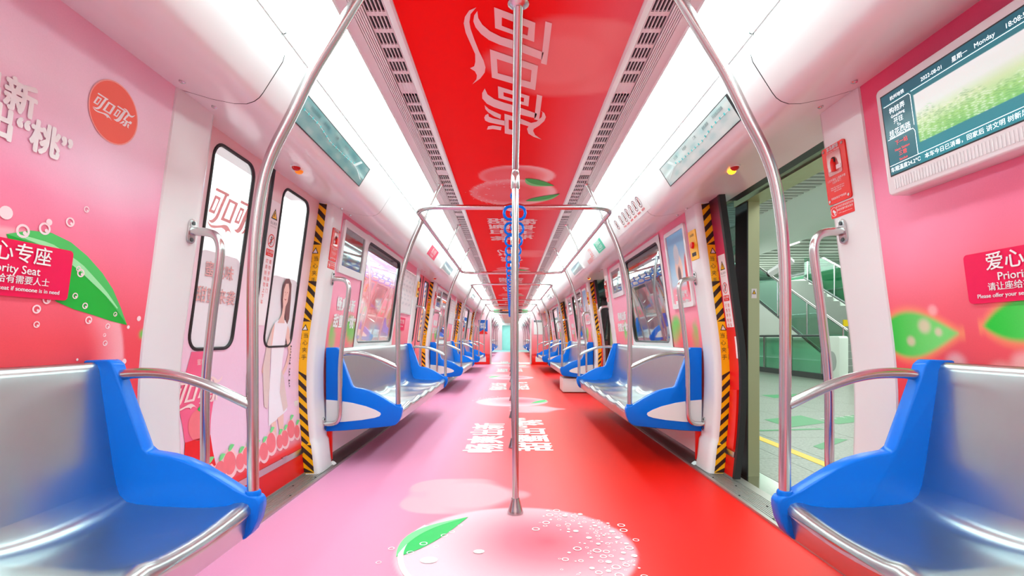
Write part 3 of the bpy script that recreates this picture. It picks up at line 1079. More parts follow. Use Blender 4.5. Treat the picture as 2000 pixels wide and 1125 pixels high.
dn_ = 0
for s in (-1, 1):
    for k in range(ND):
        d = k * P
        dn_ += 1
        st = 'closed' if s < 0 else 'open'
        t = thing(f'door_{dn_}', (s * 1.4, 2.6 + d, 0), f'{ordw(k)} sliding double door on the {SIDE[s]}, standing {st}', kind='structure')
        if s < 0:
            lf = door_leaf(t, s, k, J0 - .02 + d, 2.592 + d, 2.10 + d, 2.43 + d, 1, k == 0)
            rf = door_leaf(t, s, k, 2.614 + d, J1 + .02 + d, 2.74 + d, 3.085 + d, -1, k == 0)
        else:
            lf = door_leaf(t, s, k, J0 - .66 + d, 1.965 + d, J0 - .52 + d, 1.84 + d, 1, False)
            rf = door_leaf(t, s, k, 3.085 + d, 3.74 + d, 3.24 + d, 3.60 + d, -1, False)
            mb = MB()
            vbar(mb, s, 3.095 + d, 3.115 + d, DX - .004, DX - .001, .78, .92, 4)
            mb.build('finger_pull', DOORSTRIP, rf)
            mb = MB()
            vbar(mb, s, 3.10 + d, 3.20 + d, DX - .014, DX - .001, .2, .58, 8)
            mb.build('lower_cover', RED, rf)
        MB().box(min(s * 1.30, s * 1.48), max(s * 1.30, s * 1.48), J0 + d, J1 + d, 1.822, 1.875).build('door_header', BLACK if s > 0 else WHITE, t, smooth=0)
        if k < 2:
            if s < 0 and k == 0:
                notice_strip(rf, s, 2.675 + d, 1.66, 0)
            elif s > 0:
                notice_strip(rf, s, 3.155 + d, 1.45, 0)
        if s < 0 and k == 0:
            # near leaf: bottle print, frosted film with lettering, script on the glass
            bx = lambda u, v: (s * (wx(v) + DX - .002), u, v)
            b2 = lambda u, v: (s * (wx(v) + DX - .0032), u, v)
            b3 = lambda u, v: (s * (wx(v) + DX - .0044), u, v)
            gl = lambda u, v: (s * (wx(v) + DX + .006), u, v)
            g2 = lambda u, v: (s * (wx(v) + DX + .004), u, v)
            prof = [(.055, .85), (.075, .78), (.118, .68), (.122, .62), (.10, .54), (.088, .46), (.10, .38), (.118, .30), (.118, .24), (.10, .20)]
            yb = 2.18
            decal('bottle_print', [[(yb + r, z) for r, z in prof] + [(yb - r, z) for r, z in prof[::-1]]], bx, BOTT, lf, .05)
            low = [(r, z) for r, z in prof if z <= .46]
            decal('bottle_print', [[(yb + r, z) for r, z in low] + [(yb - r, z) for r, z in low[::-1]]], b2, BOTR, lf, .05)
            decal('bottle_print', [disc(yb + .01, .52, .075, 24, .95)], b2, PEACHK, lf, .04)
            decal('bottle_print', [leaf_poly((yb + .0, .59), (yb + .07, .575), .035)[0]], b3, LEAF, lf)
            logo(lf, lambda u, v: (s * (wx(.66 + (v - .16) * .42 - (u - .5) * .02) + DX - .0044), yb - .17 + u * .36, .665 + (v - .16) * .42), INKP)
            put_text('lettering', '蜜桃味', .03, lambda a, b: (s * (wx(.80 + b) + DX - .0044), yb + .03 + a, .80 + b), INKP, lf)
            decal('window_film', [rrect(2.10, 2.43, .86, 1.30, .05)], gl, FILM, lf, .05)
            for tx, zz, m_ in (('蜜桃味', 1.215, 'a'), ('甜蜜来袭', 1.10, 'b')):
                put_text('lettering', tx, .075, (lambda zz: (lambda a, b: (s * (wx(zz + b) + DX + .003), 2.26 + a, zz + b)))(zz), mat('faded_red_ink', S(226, 172, 170), .5), lf, bold=.01)
            logo(lf, lambda u, v: (s * (wx(1.40 + v * .62) + DX + .004), 2.125 + u * .42, 1.40 + v * .62), mat('pale_rose_ink', S(250, 190, 186), .5))
            # far leaf: standing figure in a white dress (flat print), film over the lower window
            yf = 2.93
            decal('window_film', [rrect(2.74, 3.085, .86, 1.27, .05)], gl, FILM, rf, .05)
            fig = lambda pts: [(yf + a, z) for a, z in pts]
            for nm, pts, m_ in (
                    ('hair_print', [(-.045, 1.14), (-.05, 1.22), (-.025, 1.265), (.02, 1.27), (.055, 1.24), (.07, 1.15), (.085, 1.03), (.06, .98), (.02, 1.06), (-.02, 1.08)], HAIR),
                    ('skin_print', [(-.035, 1.20), (-.02, 1.235), (.015, 1.24), (.035, 1.20), (.03, 1.13), (.012, 1.10), (.012, 1.04), (.03, 1.0), (-.06, 1.0), (-.022, 1.05), (-.02, 1.10), (-.034, 1.14)], SKIN),
                    ('dress_print', [(-.09, 1.0), (-.055, 1.02), (.03, 1.02), (.075, .99), (.07, .88), (.06, .80), (.05, .70), (.085, .60), (.12, .46), (.02, .43), (-.12, .40), (-.10, .60), (-.085, .72), (-.095, .85)], DRESS),
                    ('skin_print', [(.075, .99), (.105, .96), (.17, .82), (.12, .72), (.055, .66), (.05, .69), (.10, .75), (.13, .82), (.07, .92)], SKIN),
                    ('skin_print', [(-.09, 1.0), (-.115, .96), (-.15, .84), (-.19, .72), (-.165, .70), (-.12, .78), (-.09, .88)], SKIN),
                    ('skin_print', [(-.09, .41), (-.03, .42), (-.035, .30), (-.05, .26), (-.075, .26)], SKIN),
                    ('skin_print', [(-.01, .43), (.07, .445), (.055, .32), (.045, .27), (.018, .27)], SKIN),
                    ('jacket_print', [(-.115, .96), (-.10, .85), (-.095, .62), (-.125, .50), (-.16, .52), (-.175, .75), (-.15, .88)], BAG),
                    ('skirt_print', [(.05, .72), (.085, .66), (.13, .48), (.07, .455), (.03, .58)], BAG)):
                top = max(p[1] for p in pts)
                off = -.002 if top > .9 else .002
                o_ = {'hair_print': .0, 'skin_print': .001, 'dress_print': .0005}.get(nm, .0012)
                decal(nm, [fig(pts)], (lambda off: (lambda u, v: (s * (wx(v) + DX - off), u, v)))(.0022 + o_ if True else off), m_, rf, .05)
            face = []
            for du in (-.018, .010):
                face.append(disc(yf + du, 1.185, .005, 10, .6))
            face.append(stroke([(yf - .02, 1.145), (yf - .004, 1.139), (yf + .010, 1.146)], [.002, .007, .002]))
            face.append(stroke([(yf - .006, 1.18), (yf - .009, 1.162)], .003))
            decal('face_print', face, lambda u, v: (s * (wx(v) + DX - .0042), u, v), mat('printed_rose', S(190, 90, 95), .5), rf)
            marks = [stroke([(yf + .148 + (i % 3) * .004, .86 - i * .018), (yf + .164 - (i % 2) * .005, .855 - i * .018)], .009) for i in range(15) if i not in (7, 11)]
            decal('small_print', marks, lambda u, v: (s * (wx(v) + DX - .0042), u, v), INKK, rf)
            MB().box(-1.436, -1.428, 3.16, 3.215, .40, .50).build('lock_plate', WHITE, rf, smooth=0)
            # row of peaches along the foot of both leaves
            for lf_, spots in ((lf, [(2.02, .27), (2.09, .255), (2.17, .262), (2.24, .285), (2.33, .27), (2.41, .29), (2.50, .275), (2.57, .285)]), (rf, [(2.66, .275), (2.74, .27), (2.83, .30), (2.93, .285), (3.0, .29), (3.09, .33), (3.17, .30)])):
                pk, pl, lv = [], [], []
                for i, (u, z) in enumerate(spots):
                    r = .045 + .008 * ((i * 7) % 3)
                    pl.append(disc(u, z, r * 1.12, 18, 1.08))
                    pk.append(disc(u - .006, z + .003, r * .86, 18, 1.08))
                    lv.append(leaf_poly((u - .01, z + r), (u + .045, z + r + .022), .026)[0])
                decal('peach_print', pl, b2, PEACHL, lf_)
                decal('peach_print', pk, b3, PEACHK, lf_)
                decal('leaf_print', lv, lambda u, v: (s * (wx(v) + DX - .005), u, v), LEAF2, lf_)
            MB().box(-1.41, -1.395, 2.93, 2.985, .15, .19).build('kick_rail_catch', STEEL, rf, smooth=0)

# ================================================================== DOOR PILLARS with hazard tape
TAPE_TXT = '当心夹手'
tn = 0
for s in (-1, 1):
    for k in range(ND):
        for far in (0, 1):
            d = k * P
            tn += 1
            jy, wy = (J1 + d, W1 + d) if far else (J0 + d, W0 + d)
            e = 1 if far else -1                      # jamb looks towards -e
            which = 'beyond' if far else 'before'
            t = thing(f'trim_{tn}', (s * 1.35, (jy + wy) / 2, 0), f'white door pillar with hazard tape, {which} the {ordw(k)} {SIDE[s]} door', kind='structure')
            sec = [(.135, 0), (.02, 0), (.006, .003), (-.006, .012), (-.012, .03), (-.013, .05), (-.013, .19), (-.006, .224), (.012, .233), (.03, .236)]
            mb = MB()
            n = len(sec)
            zs = [0.012, .2, .225] + list(np.linspace(.25, 1.83, 26))
            for z in zs:
                g = .012 if z < .21 else (.0 if z >= .225 else .006)
                for dx_, dy_ in sec:
                    mb.v.append((s * (wx(float(z)) + dx_ - g), jy + e * (dy_ - (g if dy_ < .03 else -g * .3)), z))
            for i in range(len(zs) - 1):
                for q in range(n - 1):
                    mb.f.append((i * n + q, i * n + q + 1, (i + 1) * n + q + 1, (i + 1) * n + q))
            body = mb.build('pillar_body', WHITE, t, smooth=50)
            if k > 2 and not far:
                continue
            # tape: yellow strip, slanting black bars, warning signs and lettering
            yo = lambda z, h: jy - e * (h + (.012 if z < .205 else (.006 if z < .225 else 0)))
            mb = MB()
            zz = np.concatenate([[.015, .204, .226], np.arange(.25, 1.815, .05)])
            for a_, b_ in zip(zz[:-1], zz[1:]):
                b = len(mb.v)
                for z in (a_, b_):
                    zi = z + (.0005 if z == a_ else -.0005)
                    mb.v += [(s * (wx(float(z)) + .022 - (.012 if zi < .205 else 0)), yo(zi, .0015), z), (s * (wx(float(z)) + .090 - (.012 if zi < .205 else 0)), yo(zi, .0015), z)]
                mb.f.append((b, b + 1, b + 3, b + 2))
            mb.build('hazard_tape', YEL, body, smooth=0)
            bars = []
            for lo, hi in ((.02, .70), (1.02, 1.29), (1.53, 1.81)):
                z = lo - .07
                while z < hi:
                    # bars climb away from the aisle
                    a_ = [(.022, z), (.022, z + .036), (.090, z + .104), (.090, z + .068)]
                    cl = [(u, min(max(v, lo), hi)) for u, v in a_]
                    if max(v for u, v in cl) - min(v for u, v in cl) > .02:
                        bars.append(cl)
                    z += .075
            tp = lambda h: (lambda u, v: (s * (wx(v) + u - (.012 if v < .205 else 0)), yo(v, h), v))
            decal('hazard_bars', bars, tp(.0024), mat('dark_brown_ink', S(48, 34, 28), .5), body, .05)
            for zt in (.985, 1.495):
                o, i = [(.034, zt - .024), (.078, zt - .024), (.056, zt + .018)], [(.042, zt - .0195), (.070, zt - .0195), (.056, zt + .008)]
                decal('warning_triangle', frame_quads(o, i), tp(.0026), INKK, body)
                decal('warning_triangle', [i], tp(.0025), INKW, body)
                if k < 2:
                    for i, ch in enumerate(TAPE_TXT):
                        zc = zt - .06 - i * .048
                        put_text('lettering', ch, .036, (lambda zc: (lambda a, b: (s * (wx(zc) + .044) + e * a, yo(zc, .0027), zc + b)))(zc), INKK, body)
                    for i, w_ in enumerate(('Mind', 'Your', 'Hands')):
                        zc = zt - .062 - i * .066
                        put_text('lettering', w_, .018, (lambda zc: (lambda a, b: (s * (wx(zc) + .076) + e * b, yo(zc, .0027), zc - a)))(zc), INKK, body)

# ================================================================== GRAB HANDLES on the pillars
for s in (-1, 1):
    for far in (0, 1):
        y = 3.40 if far else 1.893
        first = None
        for k in range(ND):
            lab = f'curved steel grab bar on the pillar {"beyond" if far else "before"} the {ordw(k)} {SIDE[s]} door'
            if first is not None:
                dup(first, k * P, lab)
                continue
            t = first = thing('grab_bar', (s * wx(.31), y, .31), lab, 'grab bar', 'door pillar grab bars')
            pts = [(-.012, 1.325), (.06, 1.323), (.10, 1.308), (.122, 1.272), (.128, 1.21), (.129, 1.0), (.129, .75), (.128, .55), (.122, .42), (.108, .345), (.07, .313), (-.012, .31)]
            MB().tube(curve([(s * (wx(z) - .013 - q), y, z) for q, z in pts], 4), .0165, 12).build('bar', STEEL, t)
            for z in (1.325, .31):
                mb = MB()
                mb.prism(rrect(-.022, .022, -.048, .048, .021, 5), 0, .009, lambda a, b, q, z=z: (s * (wx(z + b) - .0125 - q), y + a, z + b))
                pl = mb.build('mounting_plate', STEEL, t, bevel=.002)
                mb = MB()
                for dz in (-.032, .032):
                    mb.tube([(s * (wx(z + dz) - .02), y, z + dz), (s * (wx(z + dz) - .0245), y, z + dz)], .008, 8)
                mb.build('screw', GREYRUB, pl)

# ================================================================== BENCHES
BL = 2.52
B0 = 3.50       # near end of the second bench


def make_bench(s):
    t = thing('bench', (s * 1.05, B0, .25))
    back = [(1.335, .79), (1.332, .815), (1.322, .832), (1.305, .836), (1.293, .828), (1.287, .81), (1.283, .77), (1.27, .68), (1.258, .60), (1.247, .52), (1.236, .46)]
    pan = [(1.236, .46), (1.226, .43), (1.205, .41), (1.17, .402), (1.10, .396), (1.02, .392), (.95, .392), (.90, .397), (.87, .406), (.85, .408), (.832, .402), (.823, .388), (.823, .372)]
    skirt = [(.823, .372), (.832, .364), (.835, .35), (.842, .31), (.848, .292), (.87, .286)]
    ys = np.linspace(B0, B0 + BL, 61)

    def scal(prof, amp):
        mb = MB()
        n = len(prof)
        for y in ys:
            ph = (y - B0) / (BL / 6) % 1.0
            w = math.sin(math.pi * ph) ** .8
            for x, z in prof:
                g = 1 if .86 < x < 1.18 else (.9 if x <= .86 else max(0, min(1, (.46 - z) / .055)))
                mb.v.append((s * (x + (.010 * amp * w if x <= .86 else 0)), y, z - .024 * amp * w * g))
        for i in range(len(ys) - 1):
            for k in range(n - 1):
                a = i * n + k
                mb.f.append((a, a + 1, a + n + 1, a + n))
        return mb
    scal(back, .0).build('backrest', SEATSTEEL, t, smooth=80)
    scal(pan, 1).build('seat_pan', SEATSTEEL, t, smooth=80)
    MB().sweep([(s * x, z) for x, z in skirt], [B0, B0 + BL]).build('front_skirt', SEATSTEEL, t)
    MB().box(min(s * .95, s * 1.33), max(s * .95, s * 1.33), B0 + .25, B0 + BL - .25, .295, .350).build('support_beam', DARKMETAL, t, smooth=0)
    out = [(1.338, .245), (1.338, .842), (1.262, .844), (1.246, .83), (1.232, .785), (1.155, .572), (1.140, .558), (1.08, .548), (1.03, .534), (.98, .512), (.93, .483), (.87, .445), (.835, .427), (.806, .421), (.797, .405), (.797, .385), (.805, .348), (.822, .312), (.842, .292), (.87, .284), (1.0, .270), (1.2, .252)]
    ins = [(1.334, .472), (1.25, .465), (1.15, .450), (1.05, .425), (.985, .400), (.950, .380), (.945, .368), (.955, .355), (.99, .343), (1.08, .328), (1.2, .316), (1.334, .308)]
    arm = curve([(1.262, .795), (1.20, .801), (1.12, .799), (1.03, .782), (.94, .750), (.845, .702)] if True else [], 5) if False else None
    for e, y in ((-1, B0), (1, B0 + BL)):
        y0, y1 = (y - .042, y + .008) if e < 0 else (y - .008, y + .042)
        mb = MB().prism(out, y0, y1, lambda a, b, q: (s * a, q, b))
        p = mb.build('end_panel', BLUE, t, bevel=.006, smooth=50)
        ye = y0 if e < 0 else y1
        MB().prism(ins, ye + e * .003, ye - e * .004, lambda a, b, q: (s * a, q, b)).build('end_inset', WHITE, p, smooth=0)
        yc = (y0 + y1) / 2
        MB().tube(curve([(s * a, yc, b) for a, b in ((1.245, .795), (1.19, .801), (1.11, .799), (1.03, .783), (.94, .750), (.838, .702))], 5), .0165, 12).build('armrest', STEEL, t)
        MB().lathe([(.0225, .405), (.0235, .43), (.021, .436), (.018, .437)], s * .829, yc, 16).build('pole_cup', BLUE, p)
    return t


benches = {}
for s in (-1, 1):
    t = make_bench(s)
    benches[s] = t
    tag(t, f'steel bench with blue ends on the {SIDE[s]} between the nearest and second doors', 'bench', 'side benches')
    dup(t, -P + .0, f'steel bench with blue end panels nearest the camera on the {SIDE[s]}')
    for j in range(2, ND):
        dup(t, (j - 1) * P, f'steel bench with blue ends on the {SIDE[s]} between the {ordw(j - 1)} and {ordw(j)} doors')
# equipment box under a bench on the right
t = thing('equipment_box', (1.0, 8.35, 0), 'small pale box on the floor under the second right bench end', 'box')
mb = MB()
mb.box(.85, 1.26, 8.05, 8.55, .014, .24)
mb.build('case', WHITE, t, bevel=.006)
MB().box(.846, .8505, 8.08, 8.52, .03, .22).build('lid', WHITE, t, smooth=0)

# ================================================================== POLES AND OVERHEAD RAILS
YP = [B0 - .017, B0 + BL + .017]
pole_pts = [(.829, .40), (.830, .7), (.831, .95), (.827, 1.15), (.812, 1.30), (.784, 1.43), (.738, 1.575), (.692, 1.68), (.656, 1.757)]
top_pts = [(.829, .40), (.830, .7), (.831, .95), (.829, 1.12), (.820, 1.26), (.800, 1.39), (.768, 1.49), (.712, 1.60), (.645, 1.735), (.575, 1.85), (.470, 2.022)]
for s in (-1, 1):
    for e, y in enumerate(YP):
        first = None
        for j in range(1, ND):
            lab = f'bent steel pole at the {"far" if e else "near"} end of the {ordw(j)} {SIDE[s]} bench'
            if first is None:
                first = thing('grab_pole', (s * .829, y, .40), lab, 'pole', 'bench end poles')
                MB().tube(curve([(s * a, y, b) for a, b in pole_pts], 4), .0172, 14).build('tube', STEEL, first)
                MB().tube([(s * .668, y, 1.735), (s * .652, y, 1.772)], .022, 14).build('joint', STEEL, first)
            else:
                dup(first, (j - 1) * P, lab)
    for y, w in ((YP[1] - P, 'far'), (YP[0] - P, 'near')):
        t = thing('grab_pole', (s * .829, y, .40), f'bent steel pole reaching the ceiling at the {w} end of the nearest {SIDE[s]} bench', 'pole', 'bench end poles')
        MB().tube(curve([(s * a, y, b) for a, b in top_pts], 5), .0172, 14).build('tube', STEEL, t)
        MB().lathe([(.03, 2.026), (.03, 2.018), (.02, 2.010)], s * .474, y, 14).build('ceiling_flange', STEEL, t)

first = None
ZR = 1.76
for j in range(1, ND):
    lab = f'rounded steel overhead rail frame above the aisle between the {ordw(j - 1)} and {ordw(j)} doors'
    if first is None:
        first = t = thing('overhead_rail', (0, B0 + BL / 2, ZR), lab, 'rail', 'overhead rail frames')
        ya, yb_, hx, r = B0 - .34, B0 + BL + .34, .648, .16
        loop = []
        for cx_, cy0, a0 in ((hx - r, yb_ - r, 0), (-hx + r, yb_ - r, 90), (-hx + r, ya + r, 180), (hx - r, ya + r, 270)):
            for i in range(9):
                a = math.radians(a0 + 90 * i / 8)
                loop.append((cx_ + r * math.cos(a), cy0 + r * math.sin(a), ZR))
        MB().tube(loop, .0165, 12, closed=True).build('rail_loop', STEEL, t)
        for s in (-1, 1):
            for y in (YP[0] + .01, B0 + BL / 2, YP[1] - .01):
                MB().tube([(s * .645, y, ZR + .01), (s * .628, y, ZR + .05), (s * .53, y + .04, ZC - .004)], [.017, .010, .010], 10).build('hanger', STEEL, t)
                MB().lathe([(.022, ZC), (.022, ZC - .006), (.012, ZC - .014)], s * .53, y + .04, 12).build('hanger_foot', STEEL, t)
        for y in (ya, yb_):
            mb = MB()
            mb.tube([(-.064, y, ZR), (-.03, y, ZR), (.03, y, ZR), (.064, y, ZR)], [.0175, .026, .026, .0175], 12)
            mb.tube([(0, y - .035, ZR), (0, y + .035, ZR)], .022, 12)
            mb.build('cross_joint', STEEL, t)
    else:
        dup(first, (j - 1) * P, lab)

# centre rail with its slanting end, then the upright poles below it
Y0C = 2.53
DP = P / 3
t = thing('centre_rail', (0, 9, ZR), 'long steel centre rail above the aisle, one end slanting up to the ceiling', 'rail')
MB().tube([(0, Y0C - .02, ZR), (0, 16.6, ZR)], .0165, 12).build('rail', STEEL, t)
MB().tube(curve([(0, Y0C, ZR - .02), (0, Y0C - .012, ZR + .012), (0, Y0C - .06, ZR + .045), (0, 2.0, 1.905), (0, 1.62, ZC)], 5), .0178, 14).build('slanting_end', STEEL, t)
MB().lathe([(.036, ZC + .003), (.036, ZC - .006), (.022, ZC - .014)], 0, 1.622, 16).build('ceiling_flange', STEEL, t)
first = None
for i in range(10):
    lab = f'upright steel pole on the floor, {ordw(i)} along the aisle centre'
    if first is None:
        first = t = thing('centre_pole', (0, Y0C, 0), lab, 'pole', 'aisle centre poles')
        MB().tube([(0, Y0C, .06), (0, Y0C, ZR)], .0172, 16).build('tube', STEEL, t)
        MB().lathe([(.041, .002), (.041, .006), (.036, .02), (.024, .066), (.0215, .078), (.018, .078)], 0, Y0C, 20).build('base_flange', STEEL, t)
        MB().lathe([(.0195, ZR - .075), (.0225, ZR - .07), (.0225, ZR + .012), (.019, ZR + .02)], 0, Y0C, 16).build('joint_sleeve', STEEL, t)
    else:
        dup(first, i * DP, lab)

# blue hand straps on the centre rail
first = None
STRAP = mat('blue_strap_web', S(10, 90, 200), .6, noise=.1)
ns = 0
y = 2.92
while y < 16.4:
    lab = f'blue hand strap on the centre rail, {ordw(ns)} from the front pole'
    if first is None:
        first = t = thing('hand_strap', (0, y, ZR - .13), lab, 'hand strap', 'blue hand straps')
        MB().tube([(0.021 * math.sin(a), y, ZR + .003 + .021 * math.cos(a)) for a in np.linspace(0, 2 * math.pi, 17)[:-1]], .0065, 8, closed=True).build('clip', BLUE, t)
        mb = MB().box(-.013, .013, y - .004, y + .004, ZR - .062, ZR - .018)
        mb.build('strap', STRAP, t, smooth=0)
        tri = [(-.030, -.060), (.030, -.060), (.048, -.066), (.060, -.080), (.064, -.100), (.058, -.122), (.042, -.136), (0, -.140), (-.042, -.136), (-.058, -.122), (-.064, -.100), (-.060, -.080), (-.048, -.066)]
        MB().tube([(a, y, ZR + b) for a, b in tri], .009, 8, closed=True).build('grip', BLUE, t)
    else:
        dup(first, y - 2.92, lab)
    y += .42
    ns += 1


# ================================================================== FITTINGS ON PILLARS, COVE AND WALLS
def wall_box(t, name, s, y0, y1, z0, z1, h, m, r=.006, base=.012, bevel=0.0):
    """rounded plate or box standing h proud of the wall skin"""
    mb = MB()
    rr_ = rrect(y0, y1, z0, z1, r, 4)
    mb.prism(rr_, base, base + h, lambda a, b, q: (s * (wx(b) - q), a, b))
    return mb.build(name, m, t, smooth=40, bevel=bevel)


DARKGLASS = mat('dark_mirror_glass', S(150, 165, 165), .05, spec=.9, metal=.75, noise=.05, scale=3)
CLEAR = mat('red_box_window', S(205, 120, 118), .12, spec=.8, noise=.25, scale=25)
for s, far, colr in ((1, 0, 'red'), (-1, 1, 'red'), (1, 1, 'yellow'), (-1, 0, 'yellow')):
    first = None
    for k in range(ND):
        if s < 0 and not far and k == 0:
            continue
        where = f'the pillar {"beyond" if far else "before"} the {ordw(k)} {SIDE[s]} door'
        lab = f'{colr} emergency {"door release" if colr == "red" else "call"} box on {where}'
        lab2 = f'small red camera notice sticker on {where}'
        if first is not None:
            dup(first[0], (k - first[2]) * P, lab)
            if first[1]:
                dup(first[1], (k - first[2]) * P, lab2)
            continue
        y0, y1 = (1.820, 1.950) if not far else (3.29, 3.42)
        d = k * P
        y0, y1 = y0 + d, y1 + d
        yc = (y0 + y1) / 2
        t = thing('emergency_box', (s * wx(1.44), yc, 1.44), lab, 'emergency box', 'emergency boxes')
        n = None
        tx = lambda zz, off: (lambda a, b: (s * (wx(zz + b) - off), yc - s * a, zz + b))
        if colr == 'red':
            wall_box(t, 'front_plate', s, y0, y1, 1.440, 1.660, .006, RED, .010, .013)
            wall_box(t, 'recess_window', s, y0 + .026, y1 - .026, 1.545, 1.632, .0015, CLEAR, .008, .0195)
            wall_box(t, 'white_band', s, y0 + .030, y1 - .030, 1.562, 1.578, .001, INKW, .001, .0212)
            MB().tube([(s * (wx(1.59) - .021), yc, 1.556), (s * (wx(1.59) - .026), yc, 1.59), (s * (wx(1.6) - .024), yc, 1.604)], [.009, .010, .007], 10).build('lever', RED, t)
            MB().tube([(s * (wx(1.592) - .026), yc + .009 * math.cos(a), 1.597 + .012 * math.sin(a)) for a in np.linspace(0, 2 * math.pi, 13)[:-1]], .003, 6, closed=True).build('lever_ring', BLACK, t)
            put_text('lettering', '紧急解锁', .017, tx(1.648, .0205), INKW, t, bold=.01)
            put_text('lettering', 'Emergency Unlocking', .008, tx(1.637, .0205), INKW, t)
            put_text('lettering', '1.打开罩板 2.旋转手柄\n3.拉开车门', .0105, tx(1.523, .0205), INKW, t)
            put_text('lettering', 'Open the cover and turn\nthe handle. Pull the door\nopen by hand.', .0075, tx(1.492, .0205), INKW, t)
            put_text('lettering', '非紧急情况严禁使用', .0095, tx(1.458, .0205), INKW, t)
            mb = MB()
            for yy in (y0 + .012, y1 - .012):
                for z in (1.452, 1.648):
                    mb.tube([(s * (wx(z) - .018), yy, z), (s * (wx(z) - .0215), yy, z)], .006, 8)
            mb.build('screw', STEEL, t)
            n = thing('camera_notice', (s * wx(1.385), yc, 1.385), lab2, 'sticker', 'camera notices')
            wall_box(n, 'sticker', s, y0, y1, 1.386, 1.434, .0012, RED, .004, .013)
            ya = yc + s * .044
            q = ring_quads(ya, 1.41, .018, .0165, 20) + [stroke([(ya - s * .008, 1.404), (ya + s * .006, 1.416)], .010), stroke([(ya, 1.404), (ya - s * .001, 1.398), (ya - s * .008, 1.397)], .003)]
            decal('camera_symbol', q, wall_pt(s, .0155), INKW, n)
            for i, (w_, sz) in enumerate((('本列车已安装监控设备', .0098), ('请自觉遵守乘车秩序', .0098), ('CCTV in operation on this train', .0058))):
                put_text('lettering', w_, sz, (lambda zz: (lambda a, b: (s * (wx(zz + b) - .0155), yc - s * (a + .018), zz + b)))(1.424 - i * .0125), INKW, n)
        else:
            wall_box(t, 'front_plate', s, y0, y1, 1.450, 1.650, .006, YEL, .008, .013)
            MB().tube([(s * (wx(1.55) - .019), yc, 1.55), (s * (wx(1.55) - .034), yc, 1.55)], [.024, .020], 16).build('call_button', RED, t)
            put_text('lettering', '紧急报警', .018, tx(1.615, .0205), INKK, t)
            wall_box(t, 'speaker_slots', s, y0 + .03, y1 - .03, 1.475, 1.50, .001, INKK, .003, .0195)
        first = (t, n, k)

# ---- indicator lamps above the doors
for s in (-1, 1):
    for nm, dx_, dy_, rgb, e in (('amber', 1.112, 2.50, (255, 150, 20), 5.0 if s > 0 else .25), ('red', 1.098, 2.435, (200, 10, 5), 0)):
        first = None
        for k in range(ND):
            lab = f'{nm} indicator lamp on the soffit above the {ordw(k)} {SIDE[s]} door'
            if first is not None:
                dup(first, k * P, lab)
                continue
            zt = float(np.interp(dx_, [1.02, 1.10, 1.24], [1.754, 1.770, 1.812]))
            t = first = thing('door_lamp', (s * dx_, dy_, zt), lab, 'lamp', 'door indicator lamps')
            MB().lathe([(.026, zt + .004), (.026, zt - .003), (.022, zt - .005)], s * dx_, dy_, 18).build('rim', WHITE, t)
            MB().lathe([(.021, zt - .004), (.020, zt - .010), (.015, zt - .017), (.006, zt - .021)], s * dx_, dy_, 18).build('lens', mat(f'{nm}_lens_{"lit" if e > 1 else "off"}', S(*rgb), .15, emit=e), t)

# ---- route map displays on the sloping cove above the doors
CA, CB = (.846, 1.903), (.916, 1.793)


def cove_pt(s, off=0.0):
    nx, nz = -(CA[1] - CB[1]), -(CB[0] - CA[0])
    L = math.hypot(nx, nz)
    nx, nz = nx / L, nz / L
    return lambda u, v: (s * (CB[0] + (CA[0] - CB[0]) * v + nx * off), u, CB[1] + (CA[1] - CB[1]) * v + nz * off)


def map_col(s):
    def f(U, V):
        u = (U - 1.97) / .86
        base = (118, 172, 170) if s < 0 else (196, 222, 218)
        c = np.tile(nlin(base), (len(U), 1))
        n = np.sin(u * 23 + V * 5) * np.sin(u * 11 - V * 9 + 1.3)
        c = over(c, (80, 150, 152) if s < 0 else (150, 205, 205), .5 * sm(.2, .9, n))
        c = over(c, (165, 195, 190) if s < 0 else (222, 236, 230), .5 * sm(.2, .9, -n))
        return c
    return f


MAPGL = print_mat('map_display_print', .12, .6)
for s in (-1, 1):
    if True:
        lab = f'long backlit route map panel above the nearest {SIDE[s]} door'
        t = first = thing('route_map_panel', (s * .88, 2.40, 1.85), lab, 'route map', 'route map panels')
        mb = MB()
        mb.prism([(1.965, .04), (2.845, .04), (2.845, .96), (1.965, .96)], -.002, .004, lambda a, b, q: cove_pt(s, q)(a, b))
        mb.build('frame', BLACK, t, smooth=0)
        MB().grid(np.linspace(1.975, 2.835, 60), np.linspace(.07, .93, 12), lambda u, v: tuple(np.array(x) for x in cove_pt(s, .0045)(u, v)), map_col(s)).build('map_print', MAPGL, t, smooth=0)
        line = [(2.0, .55), (2.15, .58), (2.3, .46), (2.48, .50), (2.62, .55), (2.66, .78), (2.70, .50), (2.80, .30)]
        ln = [stroke(line[:5] + [line[6], line[7]], .018)] + [stroke([(2.64, .52), (2.70, .88)], .03)]
        decal('route_line', ln, cove_pt(s, .0058), mat('pale_route_ink', S(214, 240, 236), .3), t)
        st = []
        for i in range(16):
            uu = 2.0 + i * .042
            st.append(disc(uu, float(np.interp(uu, [p[0] for p in line], [p[1] for p in line])), .006, 8, 8))
        decal('station_dots', st, cove_pt(s, .0064), mat('cyan_ink', S(60, 205, 205), .3), t)
        tt = MB()
        for i, w_ in enumerate(('开往桂花西路', '余杭塘路', '三墩', '构桔弄', '文三路')):
            tt.flat(text2d(w_, .017), (lambda i: (lambda a, b: cove_pt(s, .0064)(2.08 + i * .13 - s * a, .76 + b / .13)))(i))
        tt.build('lettering', mat('dark_teal_ink', S(70, 110, 112), .3), t, smooth=0, kind='stuff')

